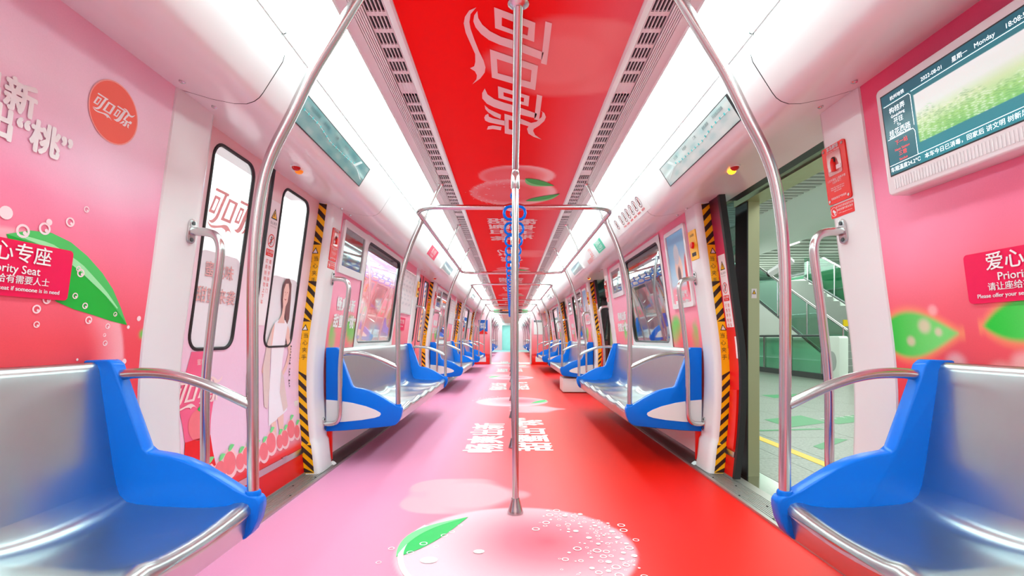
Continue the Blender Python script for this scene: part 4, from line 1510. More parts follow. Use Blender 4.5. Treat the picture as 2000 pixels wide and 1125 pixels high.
# ---- small info screens, stickers on the cove
for s in (-1, 1):
    first = None
    for k in range(ND - 1):
        lab = f'small grey information screen on the {SIDE[s]} cove before the {ordw(k + 1)} door'
        if first is not None:
            dup(first, k * P, lab)
            continue
        t = first = thing('information_screen', (s * .88, 6.56, 1.85), lab, 'screen', 'small cove screens')
        MB().prism([(6.14, .0), (6.98, .0), (6.98, 1.0), (6.14, 1.0)], 0, .014, lambda a, b, q: cove_pt(s, q)(a, b)).build('bezel', WHITE, t, smooth=0)
        MB().prism([(6.18, .14), (6.94, .14), (6.94, .9), (6.18, .9)], .0142, .016, lambda a, b, q: cove_pt(s, q)(a, b)).build('display', mat('pale_screen', S(150, 180, 180), .1, emit=.15, noise=.2, scale=14), t, smooth=0)
t = thing('cove_sticker', (-.88, 5.35, 1.85), 'magenta sticker on the left cove above the second bench', 'sticker')
MB().prism([(5.15, .1), (5.62, .1), (5.62, .95), (5.15, .95)], 0, .002, lambda a, b, q: cove_pt(-1, q)(a, b)).build('plate', HOT, t, smooth=0)
put_text('lettering', '爱心专座', .06, lambda a, b: cove_pt(-1, .003)(5.385 + a, .62 + b / .13), INKW, t)
put_text('lettering', 'Priority Seat', .035, lambda a, b: cove_pt(-1, .003)(5.385 + a, .28 + b / .13), INKW, t)
t = thing('cove_sticker', (.88, 4.95, 1.85), 'green sticker on the right cove above the second bench', 'sticker')
MB().prism([(4.78, .05), (5.12, .05), (5.12, .95), (4.78, .95)], 0, .002, lambda a, b, q: cove_pt(1, q)(a, b)).build('plate', mat('teal_green_sticker', S(40, 190, 150), .4), t, smooth=0)
put_text('lettering', '文明乘车\n礼让先行', .055, lambda a, b: cove_pt(1, .003)(4.95 - a, .52 + b / .13), INKW, t)
t = thing('cove_sticker', (.88, 5.6, 1.85), 'red lettering sticker on the right cove past the green one', 'sticker')
MB().prism([(5.28, .0), (5.8, .0), (5.8, 1.0), (5.28, 1.0)], 0, .0012, lambda a, b, q: cove_pt(1, q)(a, b)).build('clear_film', WHITE, t, smooth=0)
put_text('lettering', '小心\n夹手', .075, lambda a, b: cove_pt(1, .002)(5.42 - a, .6 + b / .13), INKR, t)
put_text('lettering', '请勿倚靠车门', .06, lambda a, b: cove_pt(1, .002)(5.62 - a, .1 + b / .13), INKR, t)
t = thing('pictogram_row', (.88, 3.7, 1.85), 'row of seven round prohibition pictograms on the right cove', 'sticker')
MB().prism([(3.28, -.05), (4.22, -.05), (4.22, 1.05), (3.28, 1.05)], 0, .0012, lambda a, b, q: cove_pt(1, q)(a, b)).build('clear_film', WHITE, t, smooth=0)
for i in range(7):
    uu = 3.40 + i * .105 + (.06 if i == 6 else 0)
    decal('prohibition_ring', ring_quads(uu, .62, .040, .034, 22, 8.2), cove_pt(1, .0022), mat('plum_ink', S(130, 70, 85), .5), t)
    decal('prohibition_bar', [[(uu - .024, .62 + .22), (uu - .018, .62 + .22), (uu + .024, .62 - .22), (uu + .018, .62 - .22)]], cove_pt(1, .0024), INKR, t)
    sh = [[(uu - .012, .45), (uu + .010, .45), (uu + .014 - .004 * (i % 3), .72), (uu - .006, .76)], disc(uu + .004, .80, .006, 10, 7)]
    decal('symbol_print', sh, cove_pt(1, .0023), INKK, t)
    if i < 6:
        decal('caption_print', [[(uu - .034, .12), (uu + .034, .12), (uu + .034, .22), (uu - .034, .22)]], cove_pt(1, .0022), INKR, t)
        put_text('lettering', ['禁止吸烟', '禁止饮食', '禁止躺卧', '禁止乞讨', '禁止兜售', '禁止手扶'][i], .015, (lambda uu: (lambda a, b: cove_pt(1, .0026)(uu - a, .17 + b / .13)))(uu), INKW, t)

# ---- poster frames on the bench walls
def poster_col(kind):
    def f(U, V):
        u0, v0, du, dv = kind[1:]
        u, v = (U - u0) / du, (V - v0) / dv
        if kind[0] == 'summer':
            c = colramp(v, [(0, (250, 150, 170)), (.25, (252, 165, 180)), (.30, (200, 225, 240)), (.6, (150, 205, 238)), (1, (110, 185, 232))])
            c = over(c, (225, 235, 240), .6 * sm(.3, .0, np.hypot(u - .3, v - .5)))
            c = over(c, (240, 205, 190), sm(.16, .12, np.hypot((u - .5) * .8, (v - .50) * .8)))
            c = over(c, (200, 205, 215), sm(.13, .10, np.hypot((u - .55) * .9, (v - .68) * .9)))
            c = over(c, (120, 90, 90), sm(.09, .06, np.hypot((u - .5), (v - .42) * .7)))
            c = over(c, (225, 60, 70), sm(.10, .07, np.hypot((u - .15), (v - .40) * .35)))
            return c
        c = colramp(v, [(0, (226, 222, 224)), (1, (240, 238, 240))])
        g = (np.sin(v * 60) > .2) * (np.sin(u * 25 + 3 * np.sin(v * 13)) > -.3) * (np.abs(u - .5) < .4) * (v > .15)
        return over(c, (196, 200, 206), .6 * g.astype(float))
    return f


def framed(name, s, y0, y1, z0, z1, label, cat, fw, glass=None, kind=None, group='framed panels on the bench walls'):
    t = thing(name, (s * wx(z0), (y0 + y1) / 2, z0), label, cat, group)
    mb = MB()
    o, i = rrect(y0, y1, z0, z1, .02, 4), rrect(y0 + fw, y1 - fw, z0 + fw * 1.2, z1 - fw, .008, 4)
    for k in range(len(o)):
        k2 = (k + 1) % len(o)
        a, b, c, d = o[k], o[k2], i[k2], i[k]
        bb = len(mb.v)
        for h, ps in ((.018, (a, b, c, d)), (.0, (a, b, c, d))):
            mb.v += [(s * (wx(p[1]) - h), p[0], p[1]) for p in ps]
        mb.f += [(bb, bb + 1, bb + 2, bb + 3), (bb, bb + 4, bb + 5, bb + 1), (bb + 3, bb + 2, bb + 6, bb + 7)]
    mb.build('frame', WHITE, t, smooth=30)
    if glass:
        MB().flat(flat_polys([i], .06), wall_pt(s, .008)).build('glass_front', glass, t, smooth=60)
    else:
        MB().grid(np.linspace(y0 + fw, y1 - fw, 40), np.linspace(z0 + fw, z1 - fw, 50), lambda u, v: (s * (wx(v) - .008), u, v), poster_col(kind)).build('poster_print', PRINT, t, smooth=0)
    return t


f1 = framed('framed_screen', -1, 3.49, 4.05, 1.385, 1.765, 'white framed dark screen before the window above the second left bench', 'screen', .045, DARKGLASS)
f2 = framed('wall_notice', -1, 5.46, 6.16, 1.20, 1.70, 'pale printed notice beyond the window above the second left bench', 'notice', .012, None, ('map', 5.46, 1.20, .7, .5))
f3 = framed('poster_frame', 1, 3.49, 3.93, 1.14, 1.74, 'summer poster in a white frame before the window above the second right bench', 'poster', .03, None, ('summer', 3.49, 1.14, .44, .6))
for w_, sz, z in (('一口桃气', .06, 1.24), ('夏日甜“蜜”', .06, 1.17)):
    put_text('lettering', w_, sz, on_wall(1, 3.72, z, .010), INKW, f3, bold=.02)
f4 = framed('framed_screen', 1, 5.50, 6.06, 1.40, 1.765, 'white framed dark screen beyond the window above the second right bench', 'screen', .045, DARKGLASS)
for f, w_ in ((f1, 'left'), (f2, 'left'), (f3, 'right'), (f4, 'right')):
    for j in range(2, ND):
        dup(f, (j - 1) * P, f['label'].replace('second', ordw(j)))
t = thing('priority_seat_sign', (-wx(1.05), 5.75, 1.05), 'small magenta priority seat sign at the far end of the second left bench', 'sign', 'priority seat signs')
wall_box(t, 'plate', -1, 5.60, 5.93, 1.0, 1.15, .005, HOT, .01, .001)
put_text('lettering', '爱心专座', .055, on_wall(-1, 5.765, 1.10, .0075), INKW, t)
put_text('lettering', 'Priority Seat', .03, on_wall(-1, 5.765, 1.05, .0075), INKW, t)

# ---- television on the nearest right wall
TY0, TY1, TZ0, TZ1 = .93, 1.597, 1.374, 1.716
t = thing('television', (wx(TZ0), 1.26, TZ0), 'white framed passenger information television on the nearest right wall', 'television')
mb = MB()
mb.prism(rrect(TY0, TY1, TZ0, TZ1, .016, 4), 0, .062, lambda a, b, q: (wx(b) - q, a, b))
mb.build('housing', WHITE, t, bevel=.006, smooth=50)
SY0, SY1, SZ0, SZ1 = .955, 1.574, 1.436, 1.686
sp = lambda off: (lambda u, v: (wx(v) - off, u, v))
MB().flat(flat_polys([[(SY0 - .004, SZ0 - .004), (SY1 + .004, SZ0 - .004), (SY1 + .004, SZ1 + .004), (SY0 - .004, SZ1 + .004)]], .05), sp(.0626)).build('screen_bezel', BLACK, t, smooth=0)


def tv_col(U, V):
    a, b = (SY1 - U) / (SY1 - SY0), (V - SZ0) / (SZ1 - SZ0)
    c = np.tile(nlin((52, 128, 138)), (len(U), 1))
    c = over(c, (40, 96, 112), (b > .88).astype(float) * .8)
    c = over(c, (58, 108, 118), ((a < .175) & (b < .86)).astype(float))
    img = ((a > .19) & (b > .24) & (b < .80)).astype(float)
    hz = .50 + .10 * np.sin(a * 5 + .4) + .03 * np.sin(a * 31) + .02 * np.sin(a * 77)
    pic = colramp(b, [(.24, (120, 190, 110)), (.38, (150, 205, 120)), (.5, (190, 222, 170)), (.62, (214, 236, 226)), (.8, (222, 242, 240))])
    tex = np.sin(a * 95 + 3 * np.sin(b * 60)) * np.sin(b * 130 + 2 * np.sin(a * 70))
    pic = over(pic, (90, 165, 90), .55 * sm(.1, .8, tex) * sm(hz, hz - .05, b))
    pic = over(pic, (232, 244, 236), .5 * sm(.3, .9, -tex) * sm(hz, hz - .05, b))
    c = c * (1 - img[:, None]) + pic * img[:, None]
    return c


TVP = print_mat('lit_screen', .15, .3, emit=.32)
MB().grid(np.linspace(SY0, SY1, 150), np.linspace(SZ0, SZ1, 90), lambda u, v: (wx(v) - .0632, u, v), tv_col).build('screen', TVP, t, smooth=0)
SCR = mat('lit_white_text', (.9, 1, 1), .4, emit=.9)
scx = lambda a, b: (SY1 - a * (SY1 - SY0), SZ0 + b * (SZ1 - SZ0))
ln = [stroke([scx(.18, .865), scx(1, .865)], .0016), stroke([scx(.01, .86), scx(.165, .86), scx(.175, .83), scx(.175, .47)], .0018), stroke([scx(.01, .44), scx(.165, .44), scx(.175, .40), scx(.175, .12)], .0018), stroke([scx(0, .115), scx(1, .115)], .0016)]
decal('screen_lines', ln, sp(.0638), SCR, t)


def tvt(w_, a, b, sz, m=SCR, bold=0.0):
    u, v = scx(a, b)
    put_text('lettering', w_, sz, lambda p, q: (wx(v + q) - .0640, u - p, v + q), m, t, bold)


for w_, a, b, sz in (('2022-08-01', .30, .92, .0155), ('星期一', .44, .92, .0155), ('Monday', .55, .92, .017), ('18:08:51', .68, .92, .017), ('杭州', .86, .94, .016), ('杭州地铁', .10, .92, .014), ('构桔弄', .09, .77, .0205), ('Goujulong', .09, .70, .0125), ('开往', .09, .63, .019), ('To', .09, .57, .0125), ('桂花西路', .09, .50, .0205), ('West Guihua Road', .088, .455, .0105), ('车厢温度24.2℃   本车今日已消毒，回家后 讲文明 树新风', .34, .055, .0165)):
    tvt(w_, a, b, sz)
RT = mat('lit_red_text', S(235, 60, 60), .4, emit=.8)
for w_, b in (('下一站', .36), ('Next Station', .28), ('三墩', .22), ('Sandun', .15)):
    tvt(w_, .09, b, .016 if ord(w_[0]) > 200 else .011, RT)
mb = MB()
for i in range(60):
    yy = TY0 + .03 + i * .0102
    b = len(mb.v)
    for z in (TZ0 + .016, TZ0 + .048):
        mb.v += [(wx(z) - .0623, yy, z), (wx(z) - .0640, yy, z), (wx(z) - .0640, yy + .0045, z), (wx(z) - .0623, yy + .0045, z)]
    for q in range(4):
        q2 = (q + 1) % 4
        mb.f.append((b + q, b + q2, b + 4 + q2, b + 4 + q))
mb.build('speaker_grille', WHITE2, t, smooth=0, kind='stuff')

# ================================================================== END BULKHEAD, GANGWAY, NEXT CAR
wb = thing('wall_front', (0, YE, 0), 'pink printed bulkhead at the far end with an open gangway', kind='structure')


def end_col(U, V):
    return colramp(V, [(-.1, (226, 20, 16)), (.32, (228, 24, 20)), (.34, (248, 110, 116)), (.8, (250, 140, 150)), (1.2, (250, 185, 200)), (1.75, (250, 205, 212)), (2.1, (244, 150, 160))])


mb = MB()
ring_panel(mb, (-1.42, 1.42, -.1, 2.06), (-.70, .70, -.09, 1.76), .12, lambda u, v: (u, 0 * u + YE, v), end_col, 8, 20)
mb.build('bulkhead_panel', PRINT, wb, smooth=0)
MB().tube([(u, YE - .01, v) for u, v in rrect(-.70, .70, -.2, 1.76, .12)], .03, 8, closed=True).build('gangway_frame', WHITE, wb)
MB().box(-1.42, 1.42, YE + .01, YE + .05, -.12, -.02).build('threshold', SILL, wb, smooth=0)
for s in (-1, 1):
    t = thing('bulkhead_cabinet', (s * .95, YE - .2, 0), f'red floor cabinet on the {SIDE[s]} beside the gangway', 'cabinet', 'gangway cabinets')
    MB().box(min(s * .73, s * 1.24), max(s * .73, s * 1.24), YE - .35, YE - .01, .004, .30).build('case', RED, t, bevel=.01)
    MB().box(min(s * .85, s * 1.16), max(s * .85, s * 1.16), YE - .356, YE - .349, .09, .27).build('access_panel', WHITE, t, smooth=0)
    t = thing('bulkhead_poster', (s * .97, YE, 1.02), ('blue and red poster on the bulkhead left of the gangway' if s < 0 else 'white notice on the bulkhead right of the gangway'), 'poster')
    x0, x1 = sorted((s * .81, s * 1.13))
    if s < 0:
        MB().box(x0, x1, YE - .012, YE - .004, 1.14, 1.54).build('blue_sheet', mat('poster_blue', S(20, 90, 180), .4), t, smooth=0)
        MB().prism([(x0, 1.05), (x1, 1.05), (x1 - .02, 1.10), (-.97, 1.20), (x0 + .02, 1.10)], YE - .018, YE - .013, lambda a, b, q: (a, q, b)).build('red_shape', RED, t, smooth=0)
        put_text('lettering', '防范\n诈骗', .10, lambda a, b: (-.97 + a, YE - .020, 1.33 + b), INKW, t, bold=.02)
    else:
        MB().box(x0, x1, YE - .012, YE - .004, 1.03, 1.54).build('sheet', INKW, t, smooth=0)
        MB().box(x0, x1, YE - .016, YE - .0125, 1.46, 1.53).build('heading_bar', mat('slate_ink', S(90, 96, 112), .5), t, smooth=0)
        put_text('lettering', '乘客须知', .055, lambda a, b: (.97 + a, YE - .018, 1.495 + b), INKW, t)
t = thing('line_display', (0, YE - .1, 1.80), 'black destination display with orange text above the gangway', 'display')
MB().box(-.38, .38, YE - .14, YE - .005, 1.80, 1.90).build('case', BLACK, t, bevel=.006)
put_text('lettering', '欢迎乘坐', .07, lambda a, b: (-.15 + a, YE - .142, 1.85 + b), mat('orange_led', S(255, 110, 20), .5, emit=3), t)
for s in (-1, 1):
    t = thing('exit_sign', (s * .50, YE - .05, 1.81), f'small green lit sign {SIDE[s]} of the gangway display', 'sign', 'green signs')
    MB().box(s * .50 - .10, s * .50 + .10, YE - .05, YE - .01, 1.81, 1.90).build('case', mat('green_sign', S(70, 185, 120), .4, emit=.3), t, smooth=0)
    MB().box(s * .50 - .07, s * .50 + .07, YE - .053, YE - .0505, 1.845, 1.868).build('pale_mark', INKW, t, smooth=0)
wbk = thing('wall_back', (0, YB, 0), 'white bulkhead closing the car behind the camera', kind='structure')
MB().box(-1.42, 1.42, YB - .04, YB, -.02, 2.1).build('bulkhead_panel', mat('pink_white_paint', S(245, 205, 212), .4), wbk, smooth=0)

NY0, NY1 = YE + .9, YE + 19.5
g = thing('floor_gangway', (0, YE + .4, 0), 'grey gangway plate between the two cars', kind='structure')
MB().box(-.72, .72, YE + .01, NY0, -.03, .002).build('plate', SILL, g, smooth=0)
for s in (-1, 1):
    mb = MB()
    for i in range(9):
        y = YE + .05 + i * .1
        mb.sweep([(s * .74, 0), (s * .74, 1.8)], [y, y + .05])
        mb.sweep([(s * .80, 0), (s * .80, 1.8)], [y + .05, y + .1])
    w = thing('wall_gangway_' + SIDE[s], (s * .76, YE + .4, 0), f'folded bellows on the {SIDE[s]} of the gangway', kind='structure')
    mb.box(min(s * .74, s * .82), max(s * .74, s * .82), YE + .02, NY0, 0, 1.8)
    mb.build('bellows', mat('grey_bellows', S(170, 165, 168), .6), w, smooth=0)
c2 = thing('ceiling_gangway', (0, YE + .4, 1.8), 'pale lining above the gangway', kind='structure')
MB().box(-.82, .82, YE + .02, NY0, 1.80, 1.84).build('lining', WHITE2, c2, smooth=0)
f2_ = thing('floor_next_car', (0, NY0 + 9, 0), 'pink red floor of the next car beyond the gangway', kind='structure')
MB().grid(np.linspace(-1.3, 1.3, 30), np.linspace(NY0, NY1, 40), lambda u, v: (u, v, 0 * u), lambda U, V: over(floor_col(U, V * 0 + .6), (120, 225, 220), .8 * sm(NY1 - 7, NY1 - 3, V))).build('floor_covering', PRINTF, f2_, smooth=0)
c3 = thing('ceiling_next_car', (0, NY0 + 9, ZC), 'red ceiling of the next car beyond the gangway', kind='structure')
MB().box(-.42, .42, NY0, NY1, ZC, ZC + .02).build('red_panel', RED, c3, smooth=0)
for s in (-1, 1):
    MB().box(min(s * .42, s * .614), max(s * .42, s * .614), NY0, NY1, ZC, ZC + .02).build('grille_panel', WHITE2, c3, smooth=0)
    MB().sweep([(s * p, q) for p, q in ((.84, 2.02), (.84, 1.92), (.92, 1.79), (1.0, 1.755), (1.24, 1.81), (1.4, 1.82))], [NY0, NY1]).build('cove_panel', WHITE2, c3)
    t = thing('light_panel', (s * .725, NY0 + 9, 2.01), f'glowing white ceiling light running through the next car on the {SIDE[s]}', 'light', 'ceiling light panels')
    MB().box(min(s * .614, s * .835), max(s * .614, s * .835), NY0, NY1, 2.012, 2.022).build('diffuser', DIFF, t, smooth=0)
    w = thing('wall_next_car_' + SIDE[s], (s * 1.3, NY0 + 9, 0), f'{SIDE[s]} wall of the next car beyond the gangway', kind='structure')
    MB().grid(np.linspace(NY0, NY1, 60), np.linspace(0, 1.85, 30), lambda u, v: (s * wx(v), u, v), lambda U, V: over(colramp(V, RB), (30, 30, 34), .9 * (((U % P) < 1.3) & (V > .1)).astype(float))).build('wall_panel', PRINT, w, smooth=0)
    for j in range(3):
        dup(benches[s], NY0 + 1.4 - B0 + j * P, f'{ordw(j)} steel bench with blue ends on the {SIDE[s]} of the next car')
    mb_first = None
    for j in range(3):
        for e in (0, BL):
            y = NY0 + 1.4 + j * P + e
            lab = f'bent steel pole in the next car at the {"far" if e else "near"} end of its {ordw(j)} {SIDE[s]} bench'
            if mb_first is None:
                mb_first = thing('grab_pole', (s * .829, y, .4), lab, 'pole', 'bench end poles')
                MB().tube(curve([(s * a, y, b) for a, b in top_pts], 2), .0172, 8).build('tube', STEEL, mb_first)
                y_first = y
            else:
                dup(mb_first, y - y_first, lab)
w = thing('wall_next_car_end', (0, NY1, 0), 'pale turquoise lit bulkhead closing the far end of the next car', kind='structure')
for a, b in ((-1.4, -.62), (.62, 1.4)):
    MB().box(a, b, NY1 - .3, NY1, -.02, 2.1).build('bulkhead_panel', mat('pink_white_paint', S(245, 205, 212), .4), w, smooth=0)
MB().box(-.62, .62, NY1, NY1 + .05, -.02, 2.1).build('cab_door', mat('pale_turquoise', S(170, 240, 232), .4, noise=.1, scale=3), w, smooth=0)
MB().box(-.62, .62, NY1 - .3, NY1, 1.85, 2.1).build('bulkhead_panel', WHITE2, w, smooth=0)

# ================================================================== STATION ON THE RIGHT: platform, screen doors, stairs
ZP = -.03
pf = thing('floor_platform', (5, 8, ZP), 'grey speckled stone platform floor beyond the open right doors', kind='structure')
GRAN = mat('speckled_stone', S(138, 142, 134), .30, noise=.9, scale=45, spec=.5)
FENCE = mat('grey_fence_metal', S(96, 104, 102), .35, .7, noise=.1)
mb = MB()
TX = [1.72, 2.10, 2.42, 3.2, 4.0, 4.8, 5.6, 6.4, 7.2, 8.0, 8.8, 9.6, 10.4, 11.2]
for x0, x1 in zip(TX[:-1], TX[1:]):
    for i in range(30):
        y0 = -1 + i * .8
        if x1 < 6 and 2 < y0 < 9:
            MB().box(x0 + .002, x1 - .002, y0 + .002, y0 + .8 - .002, ZP - .02, ZP).build('stone_tile', GRAN, pf, smooth=0)
        else:
            mb.box(x0 + .002, x1 - .002, y0 + .002, y0 + .8 - .002, ZP - .02, ZP)
mb.build('far_stone_tiles', GRAN, pf, smooth=0, kind='stuff')
MB().box(1.6, 11.5, -1.5, 40, ZP - .06, ZP - .012).build('slab', INKK, pf, smooth=0)
MB().box(1.48, 1.715, -1.5, 24, ZP - .05, ZP + .001).build('edge_plate', mat('wet_steel_plate', (.45, .45, .42), .18, 1.0, noise=.2), pf, smooth=0)
MB().box(2.27, 2.36, -1, 23, ZP + .0005, ZP + .002).build('yellow_line', mat('yellow_floor_line', S(250, 205, 10), .4), pf, smooth=0)
GRN = mat('green_floor_mark', S(10, 140, 70), .35, noise=.1)
for k in range(2):
    d = k * P
    for pts in ([(2.9, 5.1), (3.5, 5.4), (3.5, 5.9), (2.9, 5.6)], [(3.55, 5.3), (4.3, 5.65), (4.3, 6.0), (3.55, 5.6)], [(4.1, 7.6), (5.0, 7.9), (5.0, 8.2), (4.1, 8.0)], [(2.6, 4.1), (3.1, 4.5), (3.02, 4.56), (2.6, 4.22)], [(2.5, 4.9), (3.2, 5.0), (3.2, 5.06), (2.5, 4.96)]):
        decal('green_floor_mark', [[(a, b + d) for a, b in pts]], lambda u, v: (u, v, ZP + .0015), GRN, pf)
    for i, ch in enumerate('请先下后上'):
        put_text('lettering', ch, .14, (lambda i: (lambda a, b: (3.60 + i * .15 + b * .4, 5.62 + i * .07 + d - a, ZP + .0025)))(i), INKW, pf)

OLIVE = mat('champagne_steel', (.50, .50, .30), .34, .85, brush=(2, 2, 40), scale=8)
# platform screen door portals
for k in range(ND):
    d = k * P
    t = thing('platform_screen_portal', (1.65, 2.6 + d, ZP), f'champagne steel screen door portal facing the {ordw(k)} right door', 'portal', 'platform screen doors')
    for nm, y0, y1 in (('near_post', 1.75, 1.90), ('far_post', 3.30, 3.45)):
        MB().box(1.585, 1.665, y0 + d, y1 + d, ZP, 2.35).build('post', OLIVE, t, smooth=0)
    MB().box(1.56, 1.70, 1.75 + d, 3.45 + d, 1.835, 2.35).build('header', OLIVE, t, smooth=0)
    MB().box(1.575, 1.584, 3.29 + d, 3.46 + d, ZP, 1.835).build('rubber_strip', BLACK, t, smooth=0)
    # warning label on the far post
    MB().box(1.610, 1.645, 3.2985 + d, 3.2999 + d, 1.18, 1.245).build('label_plate', INKW, t, smooth=0)
    o, i = [(1.614, 1.208), (1.641, 1.208), (1.6275, 1.238)], [(1.619, 1.211), (1.636, 1.211), (1.6275, 1.230)]
    decal('warning_triangle', frame_quads(o, i), lambda u, v: (u, 3.2978 + d, v), INKK, t)
    decal('warning_triangle', [i], lambda u, v: (u, 3.2979 + d, v), YEL, t)
    if k < ND - 1:
        t = thing('platform_screen', (1.65, 5.0 + d, ZP), f'glazed platform screen panel between the {ordw(k)} and {ordw(k + 1)} right doors', 'screen panel', 'platform screen doors')
        MB().box(1.62, 1.63, 3.46 + d, 6.26 + d, .15, 1.95).build('pane', GLASSD, t, smooth=0)
        MB().box(1.60, 1.65, 3.46 + d, 6.26 + d, ZP, .15).build('bottom_rail', OLIVE, t, smooth=0)
        MB().box(1.58, 1.67, 3.46 + d, 6.26 + d, 1.95, 2.35).build('header', OLIVE, t, smooth=0)
        MB().box(1.60, 1.65, 4.83 + d, 4.89 + d, .15, 1.95).build('mullion', BLACK, t, smooth=0)
        mb = MB()
        mb.grid(np.linspace(5.0 + d, 6.2 + d, 40), np.linspace(.5, 1.85, 40), lambda u, v: (0 * u + 1.612, u, v), lambda U, V: poster_col(('summer', 5.0 + d, .3, 1.2, 1.55))(U, V))
        mb.build('poster_print', PRINT, t, smooth=0)

cp = thing('ceiling_platform', (5, 8, 3.3), 'slatted white platform ceiling', kind='structure')
SLAT = mat('pale_slat', S(205, 208, 200), .45, noise=.03)
first = None
for i in range(64):
    y = 2.2 + i * .17
    if first is None:
        first = MB().box(1.75, 5.2, y, y + .095, 3.48, 3.55).build('slat', SLAT, cp, smooth=0)
    else:
        c = first.copy()
        COL.objects.link(c)
        c.location = (0, i * .17, 0)
MB().box(1.7, 12, 0, 36, 3.72, 3.76).build('soffit', mat('dark_void', S(90, 96, 94), .7), cp, smooth=0)
PALE = mat('pale_green_white', S(226, 238, 228), .35, noise=.02, scale=2)
MB().sweep([(5.25, 3.75), (5.25, 3.52), (5.6, 3.43), (6.3, 3.35), (7.1, 3.31), (7.25, 3.34), (7.25, 3.7)], [0, 30]).build('curved_bulkhead', PALE, cp, smooth=60)
mb = MB()
for i in range(40):
    y = 4 + i * .5
    mb.box(7.26, 11.3, y, y + .28, 3.50, 3.56)
mb.build('far_slats', SLAT, cp, smooth=0, kind='stuff')
for i in range(6):
    y = 6.2 + i * 3.6
    t = thing('ceiling_downlight', (7.6, y, 3.46), f'oval downlight in the platform ceiling, {ordw(i)} from the train door', 'light', 'platform downlights')
    MB().box(7.5, 7.75, y - .35, y + .35, 3.465, 3.495).build('lens', mat('downlight', (1, 1, 1), .5, emit=4), t, bevel=.01)
w = thing('wall_platform', (11.4, 12, 0), 'pale green white wall at the back of the platform', kind='structure')
MB().box(11.3, 11.5, -1, 40, ZP, 4.5).build('wall_panel', PALE, w, smooth=0)
MB().box(1.6, 11.5, 36, 36.2, ZP, 4.5).build('wall_panel', PALE, w, smooth=0)

# staircase with glass balustrades
ST = thing('staircase', (8.2, 11, ZP), 'stone staircase rising beyond the platform with steel rails', 'staircase')
STEP = mat('stone_step', S(140, 146, 140), .3, noise=.3, scale=60)
x0, x1, ys0 = 7.35, 9.6, 10.6
for i in range(18):
    MB().box(x0, x1, ys0 + i * .30, ys0 + i * .30 + .31 + (6 if i == 17 else 0), ZP, ZP + .155 * (i + 1)).build('step', STEP, ST, smooth=0)
for xx in (7.22, 9.62):
    MB().prism([(ys0 - .1, ZP), (ys0 + 12, ZP), (ys0 + 12, 3.2), (ys0 + 5.4, 2.85), (ys0 - .1, .12)], xx, xx + .1, lambda a, b, q: (q, a, b)).build('stringer', PALE, ST, smooth=0)
    MB().prism([(ys0 - .1, .14), (ys0 + 5.4, 2.87), (ys0 + 5.4, 3.85), (ys0 - .1, 1.05)], xx + .03, xx + .045, lambda a, b, q: (q, a, b)).build('glass_balustrade', GLASSG, ST, smooth=0)
    MB().tube([(xx + .04, ys0 - .1, 1.07), (xx + .04, ys0 + 5.4, 3.87)], .03, 10).build('handrail', STEEL, ST)
    MB().tube([(xx + .04, ys0 - .1, .16), (xx + .04, ys0 + 5.4, 2.89)], .035, 10).build('base_rail', FENCE, ST)
    for i in range(5):
        y = ys0 + .0 + i * 1.3
        z = .14 + (y - ys0 + .1) * .496
        MB().tube([(xx + .02, y, z), (xx + .02, y, z + .95)], .02, 8).build('baluster', STEEL, ST)
t = thing('glass_fence', (7.0, 12, ZP), 'low glass fence with steel rail beside the staircase', 'fence')
for i in range(3):
    y = 11.0 + i * 1.25
    MB().box(7.04, 7.055, y + .03, y + 1.22, .10, .92).build('pane', GLASSG, t, smooth=0)
    MB().box(7.02, 7.08, y - .03, y + .03, ZP, .95).build('post', STEEL, t, smooth=0)
MB().box(7.02, 7.08, 14.72, 14.78, ZP, .95).build('post', STEEL, t, smooth=0)
MB().tube([(7.05, 10.95, .965), (7.05, 14.8, .965)], .028, 10).build('top_rail', FENCE, t)
MB().box(7.0, 7.1, 10.95, 14.8, ZP, .10).build('base_kerb', FENCE, t, smooth=0)
t = thing('ticket_gate_post', (6.9, 10.6, ZP), 'rounded white cabinet standing at the foot of the stairs', 'cabinet')
MB().prism(rrect(10.35, 10.85, ZP, .95, .06), 6.98, 7.18, lambda a, b, q: (q, a, b)).build('body', PALE, t, bevel=.02)
MB().prism(disc(10.6, .40, .16, 18, 1.4), 6.972, 6.979, lambda a, b, q: (q, a, b)).build('oval_panel', mat('grey_oval', S(170, 180, 176), .3), t, smooth=0)
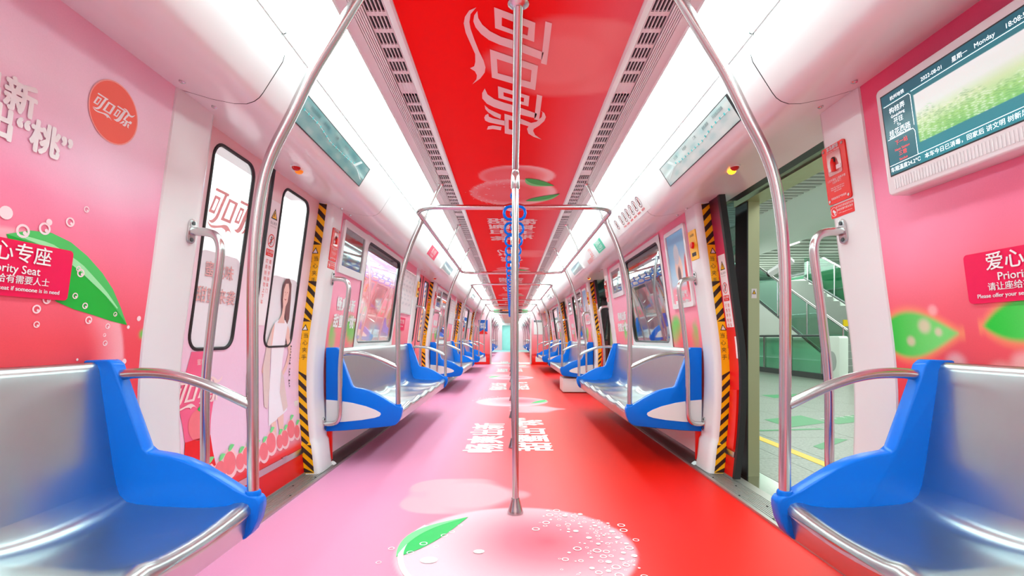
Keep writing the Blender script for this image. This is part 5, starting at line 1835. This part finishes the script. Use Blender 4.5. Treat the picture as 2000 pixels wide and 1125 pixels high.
# upper landing: green glass box above the stairs
t = thing('landing_glass', (8.3, 12, 1.2), 'green glass enclosure around the upper stair opening', 'glass enclosure')
GRS = mat('green_glass_solid', S(60, 120, 90), .08, spec=.7, noise=.1, scale=1.2)
for y0, y1 in ((9.4, 11.4), (11.45, 13.6), (13.65, 16.0), (16.05, 18.5)):
    MB().box(9.72, 9.76, y0, y1, 1.15, 3.02).build('pane', GRS, t, smooth=0)
    MB().box(9.69, 9.79, y1 - .02, y1 + .07, 1.15, 3.05).build('mullion', FENCE, t, smooth=0)
MB().box(9.68, 9.80, 9.3, 18.6, 3.02, 3.08).build('top_rail', FENCE, t, smooth=0)
MB().box(9.68, 9.80, 9.3, 18.6, 2.36, 2.40).build('middle_rail', STEEL, t, smooth=0)
MB().box(9.60, 9.86, 9.3, 18.6, 1.05, 1.15).build('base_rail', FENCE, t, smooth=0)
# security camera
t = thing('security_camera', (6.0, 10.8, 2.3), 'white security camera hanging from the platform ceiling', 'security camera')
MB().tube([(6.05, 10.8, 3.37), (6.05, 10.8, 2.60)], .02, 8).build('bracket', WHITE, t)
cb = MB()
cb.tube([(6.14, 10.62, 2.62), (5.84, 11.0, 2.36)], [.085, .085], 4)
cb.build('housing', WHITE, t, smooth=0)
MB().tube([(5.842, 10.998, 2.362), (5.82, 11.03, 2.345)], .06, 12).build('lens', BLACK, t)
t = thing('yellow_stair_sign', (8.4, 12.6, 1.0), 'small yellow sign beside the stair rail', 'sign')
MB().box(8.2, 9.0, 12.0, 12.03, 1.20, 1.36).build('plate', mat('sign_yellow', S(225, 190, 20), .4), t, smooth=0)

# ================================================================== ADDED BACKDROP: pale wall that makes the left windows look bright
def backdrop_col(U, V):
    c = np.tile(nlin((236, 242, 242)), (len(U), 1))
    for k in range(4):
        d = k * 4.6
        on = ((U > 6.6 + d) & (U < 9.9 + d)).astype(float)
        pic = colramp(V, [(-1, (245, 236, 236)), (.9, (235, 245, 240)), (1.0, (250, 190, 190)), (1.35, (250, 120, 116)), (1.9, (250, 150, 165)), (2.0, (235, 190, 220)), (2.6, (110, 160, 225))])
        pic = over(pic, (252, 240, 236), sm(.20, .16, np.hypot((U - 7.6 - d) * .6, V - 1.35)))
        pic = over(pic, (252, 236, 230), sm(.14, .10, np.hypot((U - 8.6 - d) * .6, V - 1.5)))
        pic = over(pic, (150, 232, 235), .8 * sm(.3, .2, np.abs(U - 8.3 - d)) * sm(1.2, 1.1, V))
        c = c * (1 - on[:, None]) + pic * on[:, None]
    return c


w = thing('wall_backdrop_left', (-2.35, 8, -1), 'added pale backdrop wall with coral posters, brightening the left windows', kind='structure')
MB().grid(np.linspace(-3, 26, 300), np.linspace(-1, 3.2, 60), lambda u, v: (0 * u - 2.35, u, v), backdrop_col).build('wall_panel', PRINT, w, smooth=0)
